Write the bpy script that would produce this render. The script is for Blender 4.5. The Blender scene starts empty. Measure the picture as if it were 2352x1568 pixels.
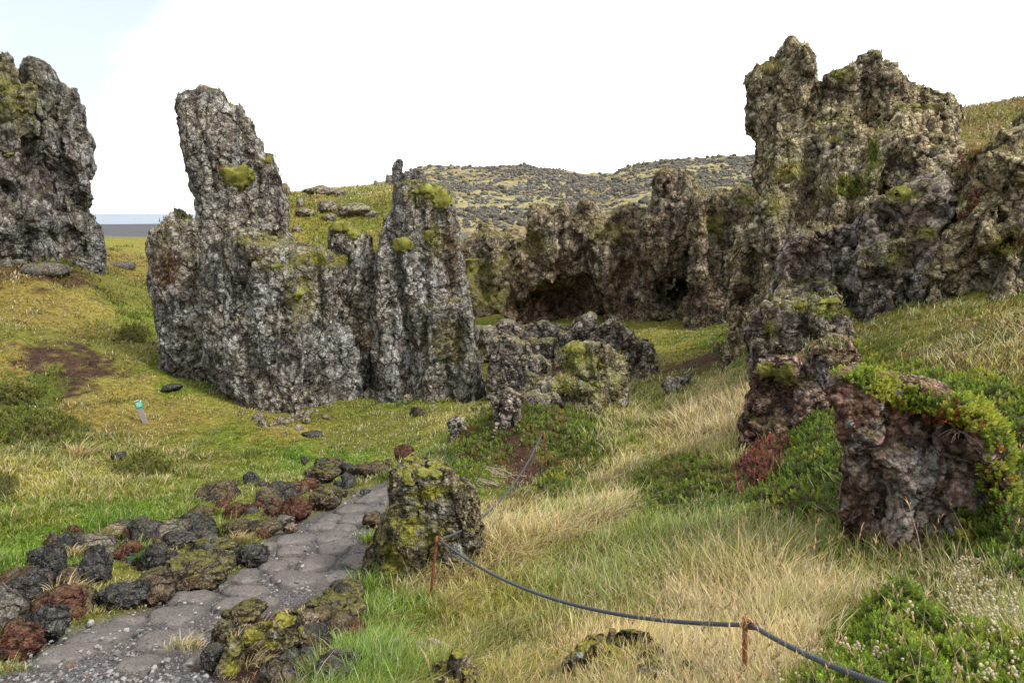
import bpy, math, numpy as np
from mathutils import Vector, Matrix
from mathutils.bvhtree import BVHTree

R = math.radians
rng = np.random.default_rng(7)
scene = bpy.context.scene
COL = scene.collection

# ------------------------------------------------------------------ survey
# The place was surveyed from the viewpoint: at(px, py, Y) turns a sighting
# and a ground distance into a world point (eye 5 m above the meadow).
EYE = 5.0
PITCH = R(10.6)
FPX, CX, CY = 1568.0, 1176.0, 784.0
CP, SP = math.cos(PITCH), math.sin(PITCH)

def raydir(px, py):
    a = (np.asarray(px, float) - CX) / FPX
    b = (CY - np.asarray(py, float)) / FPX
    return np.stack([a, CP + b * SP, -SP + b * CP], -1)

def at(px, py, Y):
    d = raydir(px, py)
    t = np.asarray(Y, float) / d[..., 1]
    return d * t[..., None] + np.array([0, 0, EYE])

def sight(p):
    p = np.asarray(p, float) - np.array([0, 0, EYE])
    yc = p[..., 1] * CP - p[..., 2] * SP
    zc = p[..., 1] * SP + p[..., 2] * CP
    return CX + FPX * p[..., 0] / yc, CY - FPX * zc / yc

# ------------------------------------------------------------------ noise
GR = np.array([[1,1,0],[-1,1,0],[1,-1,0],[-1,-1,0],[1,0,1],[-1,0,1],[1,0,-1],[-1,0,-1],
               [0,1,1],[0,-1,1],[0,1,-1],[0,-1,-1],[1,1,0],[-1,1,0],[0,-1,1],[0,-1,-1]], np.float32)

def _hash(ix, iy, iz, seed):
    h = (ix.astype(np.uint32) * np.uint32(73856093)) ^ (iy.astype(np.uint32) * np.uint32(19349663)) ^ (iz.astype(np.uint32) * np.uint32(83492791)) ^ np.uint32((seed * 2654435761) & 0xffffffff)
    h ^= h >> np.uint32(13); h *= np.uint32(0x5bd1e995); h ^= h >> np.uint32(15)
    h *= np.uint32(0x27d4eb2d); h ^= h >> np.uint32(14)
    return h

def perlin(p, seed=0):
    p = np.asarray(p, np.float32)
    i = np.floor(p).astype(np.int32); f = p - i
    u = f * f * f * (f * (f * 6 - 15) + 10)
    out = np.zeros(len(p), np.float32)
    for dx in (0, 1):
        wx = u[:, 0] if dx else 1 - u[:, 0]
        for dy in (0, 1):
            wy = u[:, 1] if dy else 1 - u[:, 1]
            for dz in (0, 1):
                wz = u[:, 2] if dz else 1 - u[:, 2]
                g = GR[_hash(i[:, 0] + dx, i[:, 1] + dy, i[:, 2] + dz, seed) & np.uint32(15)]
                out += wx * wy * wz * (g[:, 0] * (f[:, 0] - dx) + g[:, 1] * (f[:, 1] - dy) + g[:, 2] * (f[:, 2] - dz))
    return out

def fbm(p, oct=4, seed=0, gain=.5, lac=2.03, ridged=False):
    s = np.zeros(len(p), np.float32); a = 1.0; q = np.asarray(p, np.float32); t = 0
    for o in range(oct):
        n = perlin(q, seed + o * 17)
        s += a * ((1 - 2.2 * np.abs(n)) if ridged else n); t += a
        a *= gain; q = q * lac + 3.7
    return s / t * (1 if ridged else 1.6)

def worley(p, seed=0, ids=False):
    p = np.asarray(p, np.float32); i = np.floor(p).astype(np.int32); f = p - i
    d1 = np.full(len(p), 9., np.float32); d2 = d1.copy(); hid = np.zeros(len(p), np.uint32)
    for dx in (-1, 0, 1):
        for dy in (-1, 0, 1):
            for dz in (-1, 0, 1):
                h = _hash(i[:, 0] + dx, i[:, 1] + dy, i[:, 2] + dz, seed)
                ox = (h & np.uint32(1023)).astype(np.float32) / 1023
                oy = ((h >> np.uint32(10)) & np.uint32(1023)).astype(np.float32) / 1023
                oz = ((h >> np.uint32(20)) & np.uint32(1023)).astype(np.float32) / 1023
                d = (dx + ox - f[:, 0]) ** 2 + (dy + oy - f[:, 1]) ** 2 + (dz + oz - f[:, 2]) ** 2
                if ids: hid = np.where(d < d1, h, hid)
                d2 = np.minimum(d2, np.maximum(d1, d)); d1 = np.minimum(d1, d)
    if ids: return np.sqrt(d1), np.sqrt(d2), ((hid >> np.uint32(5)) % np.uint32(997)).astype(np.float32) / 997
    return np.sqrt(d1), np.sqrt(d2)

def n2(x, y, s, seed=0, oct=3):
    p = np.stack([np.ravel(x) / s, np.ravel(y) / s, np.full(np.size(x), .37 + seed)], -1)
    return fbm(p, oct, seed).reshape(np.shape(x))

def sstep(a, b, x):
    t = np.clip((x - a) / (b - a), 0, 1)
    return t * t * (3 - 2 * t)

# ------------------------------------------------------------------ meshes
def make_mesh(name, verts, faces, mats, parent=None, smooth=True, attrs=None, mat_index=None, link=True):
    """faces: list of int arrays (n,3) / (n,4)"""
    if not isinstance(faces, list): faces = [faces]
    faces = [f for f in faces if len(f)]
    me = bpy.data.meshes.new(name)
    verts = np.ascontiguousarray(verts, np.float32)
    me.vertices.add(len(verts)); me.vertices.foreach_set('co', verts.ravel())
    loops = np.concatenate([f.ravel() for f in faces]).astype(np.int32)
    tot = np.concatenate([np.full(len(f), f.shape[1], np.int32) for f in faces])
    start = np.concatenate([[0], np.cumsum(tot)[:-1]]).astype(np.int32)
    me.loops.add(len(loops)); me.loops.foreach_set('vertex_index', loops)
    me.polygons.add(len(tot)); me.polygons.foreach_set('loop_start', start)
    try: me.polygons.foreach_set('loop_total', tot)
    except Exception: pass
    me.polygons.foreach_set('use_smooth', np.full(len(tot), smooth, bool))
    for m in (mats if isinstance(mats, (list, tuple)) else [mats]): me.materials.append(m)
    if mat_index is not None: me.polygons.foreach_set('material_index', np.asarray(mat_index, np.int32))
    me.update(calc_edges=True)
    for k, v in (attrs or {}).items():
        v = np.asarray(v, np.float32)
        if v.ndim == 1:
            a = me.attributes.new(k, 'FLOAT', 'POINT'); a.data.foreach_set('value', v)
        else:
            if v.shape[1] == 3: v = np.concatenate([v, np.ones((len(v), 1), np.float32)], 1)
            a = me.attributes.new(k, 'FLOAT_COLOR', 'POINT'); a.data.foreach_set('color', np.ascontiguousarray(v).ravel())
    o = bpy.data.objects.new(name, me)
    if link: COL.objects.link(o)
    if parent: o.parent = parent
    return o

def tag(o, label=None, cat=None, group=None, kind=None):
    if label: o['label'] = label
    if cat: o['category'] = cat
    if group: o['group'] = group
    if kind: o['kind'] = kind
    return o

def empty(name, loc=(0, 0, 0)):
    o = bpy.data.objects.new(name, None); COL.objects.link(o); o.location = loc
    o.empty_display_size = .2
    return o

def normals(v, faces):
    n = np.zeros((len(v), 3))
    for f in faces:
        e1 = v[f[:, 2]] - v[f[:, 0]]
        e2 = (v[f[:, 3]] - v[f[:, 1]]) if f.shape[1] == 4 else (v[f[:, 1]] - v[f[:, 0]])
        fn = np.cross(e1, e2) if f.shape[1] == 4 else np.cross(e2, e1)
        for k in range(f.shape[1]):
            for c in range(3): n[:, c] += np.bincount(f[:, k], fn[:, c], len(v))
    l = np.linalg.norm(n, axis=1, keepdims=True)
    return n / np.maximum(l, 1e-12)

def subdivide(v, q):
    e = np.concatenate([q[:, [0, 1]], q[:, [1, 2]], q[:, [2, 3]], q[:, [3, 0]]]); e.sort(axis=1)
    key = e[:, 0].astype(np.int64) * len(v) + e[:, 1]
    u, inv = np.unique(key, return_inverse=True)
    a, b = u // len(v), u % len(v)
    m = .5 * (v[a] + v[b]); c = v[q].mean(1)
    n = len(q); ei = len(v) + inv.reshape(4, n); ci = len(v) + len(u) + np.arange(n)
    nv = np.concatenate([v, m, c])
    nq = np.concatenate([np.stack([q[:, k], ei[k], ci, ei[(k + 3) % 4]], 1) for k in range(4)])
    return nv, nq

def surface_nets(F, origin, h):
    ins = F < 0
    C = [(0,0,0),(1,0,0),(0,1,0),(1,1,0),(0,0,1),(1,0,1),(0,1,1),(1,1,1)]
    nx, ny, nz = F.shape
    sl = lambda A, c: A[c[0]:nx - 1 + c[0], c[1]:ny - 1 + c[1], c[2]:nz - 1 + c[2]]
    s = sum(sl(ins, c).astype(np.int8) for c in C)
    act = (s > 0) & (s < 8)
    ii = np.argwhere(act)
    vals = np.stack([sl(F, c)[act] for c in C], 1)
    acc = np.zeros((len(ii), 3)); cnt = np.zeros(len(ii))
    for a in range(8):
        for k in range(3):
            b = a | (1 << k)
            if b == a: continue
            fa, fb = vals[:, a], vals[:, b]
            m = (fa < 0) != (fb < 0)
            t = fa[m] / (fa[m] - fb[m])
            pa = np.array(C[a], float); pb = np.array(C[b], float)
            acc[m] += pa + t[:, None] * (pb - pa); cnt[m] += 1
    v = (ii + acc / cnt[:, None]) * h + origin
    idx = np.full(act.shape, -1, np.int64); idx[act] = np.arange(len(ii))
    quads = []
    for ax in range(3):
        o1, o2 = (ax + 1) % 3, (ax + 2) % 3
        A = np.moveaxis(ins, (ax, o1, o2), (0, 1, 2)); I = np.moveaxis(idx, (ax, o1, o2), (0, 1, 2))
        ch = A[:-1, 1:-1, 1:-1] != A[1:, 1:-1, 1:-1]
        w = np.argwhere(ch)
        i, j, k = w[:, 0], w[:, 1] + 1, w[:, 2] + 1
        q = np.stack([I[i, j - 1, k - 1], I[i, j, k - 1], I[i, j, k], I[i, j - 1, k]], 1)
        flip = ~A[i, j, k]
        q[flip] = q[flip][:, ::-1]
        quads.append(q)
    q = np.concatenate(quads); q = q[(q >= 0).all(1)]
    return v, q

def largest_piece(v, q):
    lab = np.arange(len(v))
    e = np.concatenate([q[:, [0, 1]], q[:, [1, 2]], q[:, [2, 3]]])
    for _ in range(200):
        old = lab.copy()
        m = np.minimum(lab[e[:, 0]], lab[e[:, 1]])
        np.minimum.at(lab, e[:, 0], m); np.minimum.at(lab, e[:, 1], m)
        lab = lab[lab]; lab = lab[lab]
        if (lab == old).all(): break
    best = np.bincount(lab[q[:, 0]]).argmax()
    keep = lab == best
    re = np.cumsum(keep) - 1
    return v[keep], re[q[keep[q[:, 0]]]]

def poly_sdf(u, v, P):
    """signed distance to polygon, negative inside"""
    d = np.full(u.shape, 1e9, np.float32); s = np.zeros(u.shape, bool)
    n = len(P)
    for a in range(n):
        x0, y0 = P[a]; x1, y1 = P[(a + 1) % n]
        ex, ey = x1 - x0, y1 - y0
        wx, wy = u - x0, v - y0
        t = np.clip((wx * ex + wy * ey) / (ex * ex + ey * ey + 1e-12), 0, 1)
        d = np.minimum(d, (wx - ex * t) ** 2 + (wy - ey * t) ** 2)
        c = (y0 > v) != (y1 > v)
        with np.errstate(divide='ignore', invalid='ignore'):
            xi = x0 + (v - y0) * ex / (ey if ey != 0 else 1e-12)
        s ^= c & (u < xi)
    d = np.sqrt(d)
    return np.where(s, -d, d)

# ------------------------------------------------------------------ nodes
class NT:
    def __init__(s, tree): s.t = tree; s.n = tree.nodes; s.l = tree.links
    def node(s, typ, **kw):
        n = s.n.new(typ)
        for k, v in kw.items(): setattr(n, k, v)
        return n
    def put(s, sock, v):
        if isinstance(v, bpy.types.NodeSocket): s.l.new(v, sock)
        elif v is not None:
            if isinstance(v, (tuple, list)) and len(v) == 3 and sock.type == 'RGBA': v = (*v, 1)
            sock.default_value = v
    def math(s, op, a, b=None, c=None, clamp=False):
        n = s.node('ShaderNodeMath', operation=op, use_clamp=clamp)
        for i, x in enumerate((a, b, c)):
            if x is not None: s.put(n.inputs[i], x)
        return n.outputs[0]
    def noise(s, vec, scale, detail=4, rough=.55, dist=0.):
        n = s.node('ShaderNodeTexNoise'); s.put(n.inputs['Vector'], vec)
        n.inputs['Scale'].default_value = scale; n.inputs['Detail'].default_value = detail
        n.inputs['Roughness'].default_value = rough; n.inputs['Distortion'].default_value = dist
        return n.outputs['Fac']
    def voronoi(s, vec, scale, feature='F1', out='Distance'):
        n = s.node('ShaderNodeTexVoronoi', feature=feature); s.put(n.inputs['Vector'], vec)
        n.inputs['Scale'].default_value = scale
        return n.outputs[out]
    def ramp(s, x, a, b, lo=0., hi=1., smooth=True):
        n = s.node('ShaderNodeMapRange', interpolation_type='SMOOTHSTEP' if smooth else 'LINEAR')
        s.put(n.inputs[0], x); n.inputs[1].default_value = a; n.inputs[2].default_value = b
        n.inputs[3].default_value = lo; n.inputs[4].default_value = hi
        return n.outputs[0]
    def mix(s, f, a, b, blend='MIX'):
        n = s.node('ShaderNodeMix', data_type='RGBA', blend_type=blend)
        s.put(n.inputs[0], f); s.put(n.inputs[6], a); s.put(n.inputs[7], b)
        return n.outputs[2]
    def attr(s, name, out='Color'):
        n = s.node('ShaderNodeAttribute', attribute_name=name); return n.outputs[out]
    def sep(s, c):
        n = s.node('ShaderNodeSeparateColor'); s.put(n.inputs[0], c); return n.outputs
    def scale(s, vec, v):
        n = s.node('ShaderNodeVectorMath', operation='MULTIPLY'); s.put(n.inputs[0], vec); n.inputs[1].default_value = v
        return n.outputs[0]

def new_mat(name, rough=.9, spec=.2):
    m = bpy.data.materials.new(name); m.use_nodes = True
    k = NT(m.node_tree); b = k.n['Principled BSDF']
    b.inputs['Roughness'].default_value = rough
    b.inputs['Specular IOR Level'].default_value = spec
    return m, k, b

def objcoord(k):
    return k.node('ShaderNodeTexCoord').outputs['Object']

def bump(k, b, h, strength=.6, dist=.03):
    n = k.node('ShaderNodeBump'); n.inputs['Strength'].default_value = strength; n.inputs['Distance'].default_value = dist
    k.put(n.inputs['Height'], h); k.put(b.inputs['Normal'], n.outputs[0])

def rock_material(name, dark=(.055, .05, .045), mid=(.17, .155, .135), warm=(.16, .125, .085), lichen=(.40, .40, .36),
                  lich=.5, speck=.5, streak=.0, moss=.4, mosscol=(.20, .19, .035), rust=.0, scale=1.0, gain=1.55):
    m, k, b = new_mat(name, .95, .15)
    dark, mid, warm = (tuple(min(.6, x * gain * 1.2) for x in q) for q in (dark, mid, warm))
    P = objcoord(k)
    if scale != 1: P = k.scale(P, (scale,) * 3)
    nbig = k.noise(P, .55, 3); nmid = k.noise(P, 3.2, 6, .66); nfine = k.noise(P, 17, 5, .7); nvf = k.noise(P, 70, 3, .65)
    cell = k.attr('paint', 'Alpha')
    c = k.mix(k.ramp(nmid, .38, .62), dark, mid)
    c = k.mix(k.math('MULTIPLY', k.ramp(nbig, .42, .62), k.ramp(nfine, .4, .6)), c, warm)
    c = k.mix(k.ramp(cell, .25, .75), k.mix(1., c, (.80, .77, .74), 'MULTIPLY'), k.mix(1., c, (1.22, 1.22, 1.2), 'MULTIPLY'))
    # clasts: every grain of the scoria has its own tone
    Pd = k.node('ShaderNodeVectorMath', operation='ADD'); k.put(Pd.inputs[0], P)
    nn = k.node('ShaderNodeTexNoise'); k.put(nn.inputs['Vector'], P); nn.inputs['Scale'].default_value = 14; nn.inputs['Detail'].default_value = 2
    sc_ = k.node('ShaderNodeVectorMath', operation='SCALE'); k.put(sc_.inputs[0], nn.outputs['Color']); sc_.inputs['Scale'].default_value = .07; k.put(Pd.inputs[1], sc_.outputs[0])
    g1 = k.sep(k.voronoi(Pd.outputs[0], 27, out='Color')); g2 = k.sep(k.voronoi(Pd.outputs[0], 9.5, out='Color')); gd = k.voronoi(Pd.outputs[0], 27)
    c = k.mix(k.ramp(g1[0], .1, .9, 0, 1, False), k.mix(1., c, (.74, .72, .70), 'MULTIPLY'), k.mix(1., c, (1.28, 1.27, 1.23), 'MULTIPLY'))
    c = k.mix(k.ramp(g2[0], .1, .9, 0, 1, False), k.mix(1., c, (.72, .70, .68), 'MULTIPLY'), k.mix(1., c, (1.28, 1.27, 1.24), 'MULTIPLY'))
    c = k.mix(k.ramp(gd, .45, .75, 0, .4), c, k.mix(1., c, (.35, .33, .31), 'MULTIPLY'))
    stain = k.noise(k.scale(P, (1.9, 1.9, .32)), 1., 4, .6)
    c = k.mix(k.ramp(stain, .38, .52, .42, 0), c, k.mix(1., c, (.50, .46, .42), 'MULTIPLY'))
    c = k.mix(k.ramp(nfine, .40, .56, .8, 0), c, k.mix(1., c, (.52, .50, .48), 'MULTIPLY'))
    c = k.mix(k.ramp(nvf, .5, .66, 0, .6), c, k.mix(1., c, (1.9, 1.88, 1.8), 'MULTIPLY'))
    # red-brown scoria
    paint = k.sep(k.attr('paint'))
    rf = k.math('ADD', paint[0], k.math('MULTIPLY', k.ramp(k.noise(P, .9, 4), .52, .7), rust))
    c = k.mix(k.math('MULTIPLY', k.math('MINIMUM', rf, 1.), k.ramp(nmid, .3, .55)), c, k.mix(nfine, (.07, .028, .022), (.19, .085, .06)))
    # crusts of pale lichen
    vd = k.voronoi(P, 9.0); patch = k.ramp(k.noise(P, 1.7, 4), .38, .64)
    l1 = k.math('MULTIPLY', k.ramp(k.math('ADD', vd, k.math('MULTIPLY', nvf, .5)), .60, .48), patch)
    l2 = k.math('MAXIMUM', k.ramp(k.noise(P, 24, 4, .75), .60, .66), k.math('MULTIPLY', k.ramp(g1[1], .87, .92), k.ramp(gd, .5, .35)))
    if streak:
        ns = k.noise(k.scale(P, (5.5, 5.5, .8)), 1.0, 5, .65)
        l3 = k.math('MULTIPLY', k.ramp(ns, .50, .66), k.ramp(nfine, .36, .6))
        lw = k.math('MULTIPLY', k.math('ADD', k.math('MULTIPLY', paint[1], 1.), streak), l3)
    else:
        lw = k.math('MULTIPLY', paint[1], k.ramp(nfine, .36, .6))
    lf = k.math('MAXIMUM', k.math('MAXIMUM', k.math('MULTIPLY', l1, lich), k.math('MULTIPLY', l2, speck)), lw, clamp=True)
    c = k.mix(lf, c, k.mix(nvf, tuple(x * .7 for x in lichen), tuple(min(1, x * 1.25) for x in lichen)))
    # crevice shade mixed into the colour: hollows turned darker and browner
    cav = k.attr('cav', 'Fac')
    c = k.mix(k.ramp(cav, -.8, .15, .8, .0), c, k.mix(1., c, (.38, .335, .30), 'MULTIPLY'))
    # joints and fractures, crisp and dark
    Pw = k.node('ShaderNodeVectorMath', operation='ADD'); k.put(Pw.inputs[0], k.scale(P, (1, 1, .6)))
    nw = k.node('ShaderNodeTexNoise'); k.put(nw.inputs['Vector'], P); nw.inputs['Scale'].default_value = 2.2; nw.inputs['Detail'].default_value = 4
    sw = k.node('ShaderNodeVectorMath', operation='SCALE'); k.put(sw.inputs[0], nw.outputs['Color']); sw.inputs['Scale'].default_value = .45; k.put(Pw.inputs[1], sw.outputs[0])
    ve1 = k.voronoi(Pw.outputs[0], 1.7, 'DISTANCE_TO_EDGE'); ve2 = k.voronoi(Pw.outputs[0], 5.2, 'DISTANCE_TO_EDGE')
    f1 = k.math('MULTIPLY', k.ramp(ve1, .0, .045, 1, 0), k.ramp(nmid, .36, .52)); f2 = k.math('MULTIPLY', k.ramp(ve2, .0, .06, .5, 0), k.ramp(k.noise(P, 1.3, 3), .42, .58))
    fr = k.math('MAXIMUM', f1, f2)
    c = k.mix(fr, c, k.mix(1., c, (.27, .235, .21), 'MULTIPLY'))
    # moss on what faces up
    g = k.node('ShaderNodeNewGeometry'); nz = k.node('ShaderNodeSeparateXYZ'); k.put(nz.inputs[0], g.outputs['Normal'])
    mm = k.math('ADD', k.math('MULTIPLY', nz.outputs[2], .55), k.math('MULTIPLY', k.noise(P, 2.6, 5, .65), .9))
    mf = k.math('MAXIMUM', k.math('MULTIPLY', k.ramp(mm, .78, .98), moss), k.math('MULTIPLY', paint[2], k.ramp(nmid, .38, .52)), clamp=True)
    mc = k.mix(k.ramp(nfine, .3, .7), tuple(x * .45 for x in mosscol), tuple(x * 1.3 for x in mosscol))
    c = k.mix(mf, c, mc)
    k.put(b.inputs['Base Color'], c)
    hgt = k.math('ADD', k.math('ADD', k.math('MULTIPLY', nfine, 1.0), k.math('MULTIPLY', nvf, .35)), k.math('ADD', k.math('MULTIPLY', fr, -1.3), k.math('ADD', k.math('MULTIPLY', vd, -.6), k.math('MULTIPLY', gd, -.8))))
    bump(k, b, hgt, .9, .05 / scale)
    return m

# ------------------------------------------------------------------ lava rocks
def interior(polys):
    return np.concatenate([np.asarray(p, float) for p in polys])

class Rock:
    """A rock made as a solid: outlines given thickness, joined, carved and roughened in 3-D."""
    def __init__(s, slabs, h, carve=(), relief=.5, rl=1.6, rough=.12, knob=.10, kl=.45, fine=.04, seed=1,
                 paint=(), k=.18, sub=1, zst=.5, root=.9, crack=1., rnd=.4, flute=.12, fl=.5, shrink=None, block=None, taper=0., vst=.5):
        block = knob * 1.3 if block is None else block
        shrink = .06 * rough if shrink is None else shrink
        knob, fine = knob * .55, fine * .62
        # outlines belong near the front of each slab, most of its bulk lies behind
        slabs = [(sl[0], sl[1] - .6 * sl[2], .4 * sl[2], sl[3] + .6 * sl[2]) + tuple(sl[4:]) for sl in slabs]
        allp = np.concatenate([np.asarray(p[0], float) for p in slabs])
        d0 = slabs[0][1]
        c = raydir((allp[:, 0].min() + allp[:, 0].max()) / 2, CY)
        a = math.atan2(c[0], c[1]); ca = math.cos(a)
        slabs = [(sl[0], sl[1] / ca) + tuple(sl[2:]) for sl in slabs]; d0 = slabs[0][1]      # distances are given straight ahead
        carve = [(x[0], x[1], x[2] / ca) + tuple(x[3:]) for x in carve]; paint = [(x[0], x[1], x[2] / ca) + tuple(x[3:]) for x in paint]
        s.n = np.array([math.sin(a), math.cos(a), 0]); s.r = np.array([math.cos(a), -math.sin(a), 0])
        def plane(P, d):                    # outline points on the upright plane at distance d
            P = np.asarray(P, float)
            D = raydir(P[:, 0], P[:, 1]); t = d / (D @ s.n)
            W = D * t[:, None]
            return np.stack([W @ s.r, W[:, 2] + EYE], 1)
        s.plane = plane
        P2 = [(plane(sl[0], sl[1]), sl[1] - d0, sl[2], sl[3], (sl[4] if len(sl) > 4 else 0.), (sl[5] if len(sl) > 5 else 0.)) for sl in slabs]
        lo = np.min([p[0].min(0) for p in P2], 0); hi = np.max([p[0].max(0) for p in P2], 0)
        m = .45 + relief * .3
        ext = lambda p: abs(p[5]) * (p[0][:, 0].max() - p[0][:, 0].min()) * .6
        wlo = min(p[1] - p[2] - ext(p) for p in P2) - relief - m; whi = max(p[1] + p[3] + ext(p) + abs(p[4]) * (hi[1] - lo[1]) for p in P2) + relief + m
        o = np.array([lo[0] - m, lo[1] - m - root, wlo])
        sz = np.array([hi[0] - lo[0] + 2 * m, hi[1] - lo[1] + 2 * m + root, whi - wlo])
        nn = np.ceil(sz / h).astype(int) + 1
        U = (o[0] + np.arange(nn[0]) * h).astype(np.float32); V = (o[1] + np.arange(nn[1]) * h).astype(np.float32); W = (o[2] + np.arange(nn[2]) * h).astype(np.float32)
        u2, v2 = np.meshgrid(U, V, indexing='ij')
        # relief: a craggy depth field that follows upright ribs
        p2 = np.stack([u2.ravel() / rl, v2.ravel() / rl * zst, np.full(u2.size, seed * 1.7)], 1)
        rel = (relief * (fbm(p2, 3, seed, ridged=True) - .15)).reshape(u2.shape)
        F = None
        wob = (rough * 1.1 * fbm(np.stack([u2.ravel() / .7, v2.ravel() / .7, np.full(u2.size, 4.1)], 1), 3, seed + 9)).reshape(u2.shape)
        for (P, dw, Tf, Tb, slope, yaw) in P2:
            sd = poly_sdf(u2, v2, P)
            Hh = P[:, 1].max() - P[:, 1].min()
            dep = root * sstep(.5, .25, (v2 - P[:, 1].min()) / Hh)      # the foot carries on into the ground
            if root:
                for t in (.33, .66, 1.): sd = np.minimum(sd, poly_sdf(u2, v2 + t * dep, P))
            sd = sd + wob + shrink
            Rr = min(rnd * Tf * 2, Tf * .95, Tb) + .01
            w = W[None, None, :] - dw + rel[:, :, None]
            if yaw: w = w - (yaw * (u2 - P[:, 0].mean()))[:, :, None]
            if slope: w = w - slope * (v2[:, :, None] - P[:, 1].min())
            tb = Tb * (1 - taper * np.clip((v2 - P[:, 1].min()) / Hh, 0, 1.1))[:, :, None] if taper else Tb
            q2 = np.where(w < 0, -w - Tf, w - tb) + Rr
            q1 = (sd + Rr)[:, :, None]
            f = np.minimum(np.maximum(q1, q2), 0) + np.sqrt(np.maximum(q1, 0) ** 2 + np.maximum(q2, 0) ** 2) - Rr
            f = f.astype(np.float32)
            if F is None: F = f
            else:
                hh = np.maximum(k - np.abs(F - f), 0) / k
                F = np.minimum(F, f) - hh * hh * k * .25
        for (px, py, d, ru, rv, rw) in carve:
            c2 = plane([(px, py)], d)[0]
            g = np.sqrt(((u2 - c2[0]) / ru)[:, :, None] ** 2 + ((v2 - c2[1]) / rv)[:, :, None] ** 2 + ((W[None, None, :] - (d - d0)) / rw) ** 2) - 1
            g = g * min(ru, rv, rw)
            F = np.maximum(F, -g.astype(np.float32))
        band = np.abs(F) < (rough + knob) * 2.2 + flute + block * 1.6 + h * 2
        I = np.argwhere(band)
        uvw = np.stack([U[I[:, 0]], V[I[:, 1]], W[I[:, 2]]], 1)
        nz = rough * fbm(uvw * np.array([1 / .9, .75 / .9, 1 / .9]), 4, seed + 3, .55)
        f1, f2 = worley(uvw / kl + .3 * perlin(uvw / kl * .7, seed)[:, None], seed + 5)
        nz -= knob * .55 * (1.0 - np.minimum(f1, 1.1) * 1.5)
        if flute:
            nz -= flute * (fbm(uvw * np.array([1, .22, 1]) / fl, 3, seed + 27, .5, ridged=True) - .3)
        if crack:                            # blocks parted by upright joints
            ws = uvw * np.array([1, vst, 1]) / (kl * 2.0) + .35 * np.stack([perlin(uvw / kl * .8, seed + 7), perlin(uvw / kl * .8 + 9, seed + 8), 0 * nz], 1)
            e1, e2, eid = worley(ws, seed + 15, True)
            nz += crack * block * (1.7 * (eid - .5) + .9 * np.exp(-((e2 - e1) / .08) ** 2) - .2)
            ws = uvw * np.array([1, .7, 1]) / (kl * .8) + .3 * perlin(uvw / kl * 1.7, seed + 18)[:, None]
            e1, e2, eid = worley(ws, seed + 16, True)
            nz += crack * knob * .55 * (1.5 * (eid - .5) + 1.2 * np.exp(-((e2 - e1) / .10) ** 2) - .3)
        F[band] += nz.astype(np.float32)
        F[:, :, 0] = F[:, :, -1] = 1; F[:, 0] = F[:, -1] = 1; F[0] = F[-1] = 1
        v, q = surface_nets(F, o, h)
        v, q = largest_piece(v, q)
        for _ in range(sub): v, q = subdivide(v, q)
        nv = normals(v, [q])
        a1 = fbm(v / .33, 3, seed + 31, .55, ridged=True)
        a2 = fbm(v / .11, 2, seed + 41)
        vw = v / (kl * .42) + .25 * perlin(v / kl * 3, seed + 2)[:, None]
        b1, b2, bid = worley(vw, seed + 51, True)
        crk = np.exp(-((b2 - b1) / .11) ** 2)
        c1, c2_, cid = worley(v / (kl * .2), seed + 52, True)
        dsp = fine * (a1 * .7 + a2 * .5 + (.45 - b1) * 1.1 + 1.1 * (bid - .5) - .9 * crk + .45 * (cid - .5) + .5 * (.45 - c1))
        v = v + nv * dsp[:, None]
        g1, g2, gid = worley(v * np.array([1, vst, 1]) / (kl * 2.0), seed + 15, True)
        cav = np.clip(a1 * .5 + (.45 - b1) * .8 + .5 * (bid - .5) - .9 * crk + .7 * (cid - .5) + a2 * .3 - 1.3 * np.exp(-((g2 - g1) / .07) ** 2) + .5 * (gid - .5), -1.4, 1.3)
        cell = np.clip(.5 * bid + .5 * cid, 0, 1)
        paintc = np.zeros((len(v), 4), np.float32)
        for (px, py, d, rpx, ch, amt) in paint:
            c2 = plane([(px, py)], d)[0]; rr = (rpx if np.ndim(rpx) else (rpx, rpx))
            ru, rv = rr[0] * d / FPX, rr[1] * d / FPX
            e = np.exp(-(((v[:, 0] - c2[0]) / ru) ** 2 + ((v[:, 1] - c2[1]) / rv) ** 2))
            paintc[:, ch] = np.maximum(paintc[:, ch], amt * e)
        paintc[:, 3] = cell
        # to world
        s.nfront = d0
        w = v[:, 2] + d0
        s.v = v[:, :1] * s.r + w[:, None] * s.n
        s.v[:, 2] = v[:, 1]
        # (u, z, w) -> world flips handedness: reverse the faces
        s.q = q
        nn_ = normals(s.v, [s.q]); cc = s.v.mean(0)
        if ((s.v - cc) * nn_).sum() < 0: s.q = s.q[:, ::-1]
        s.cav, s.paint = cav, paintc
    def build(s, name, mat, label=None, cat=None, parent=None, group=None):
        base = np.array([s.v[:, 0].mean(), s.v[:, 1].mean(), s.v[:, 2].min()])
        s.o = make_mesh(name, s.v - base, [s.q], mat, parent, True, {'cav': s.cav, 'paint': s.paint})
        s.o.location = base
        tag(s.o, label, cat, group)
        s.name = name
        return s
    def bvh(s):
        if not hasattr(s, '_b'):
            s._b = BVHTree.FromPolygons(s.v.tolist(), s.q.tolist())
        return s._b
    def hit(s, px, py):
        d = raydir(px, py); d = d / np.linalg.norm(d)
        r = s.bvh().ray_cast(Vector((0, 0, EYE)), Vector(d))
        return (np.array(r[0]), np.array(r[1])) if r[0] is not None else (None, None)
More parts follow.
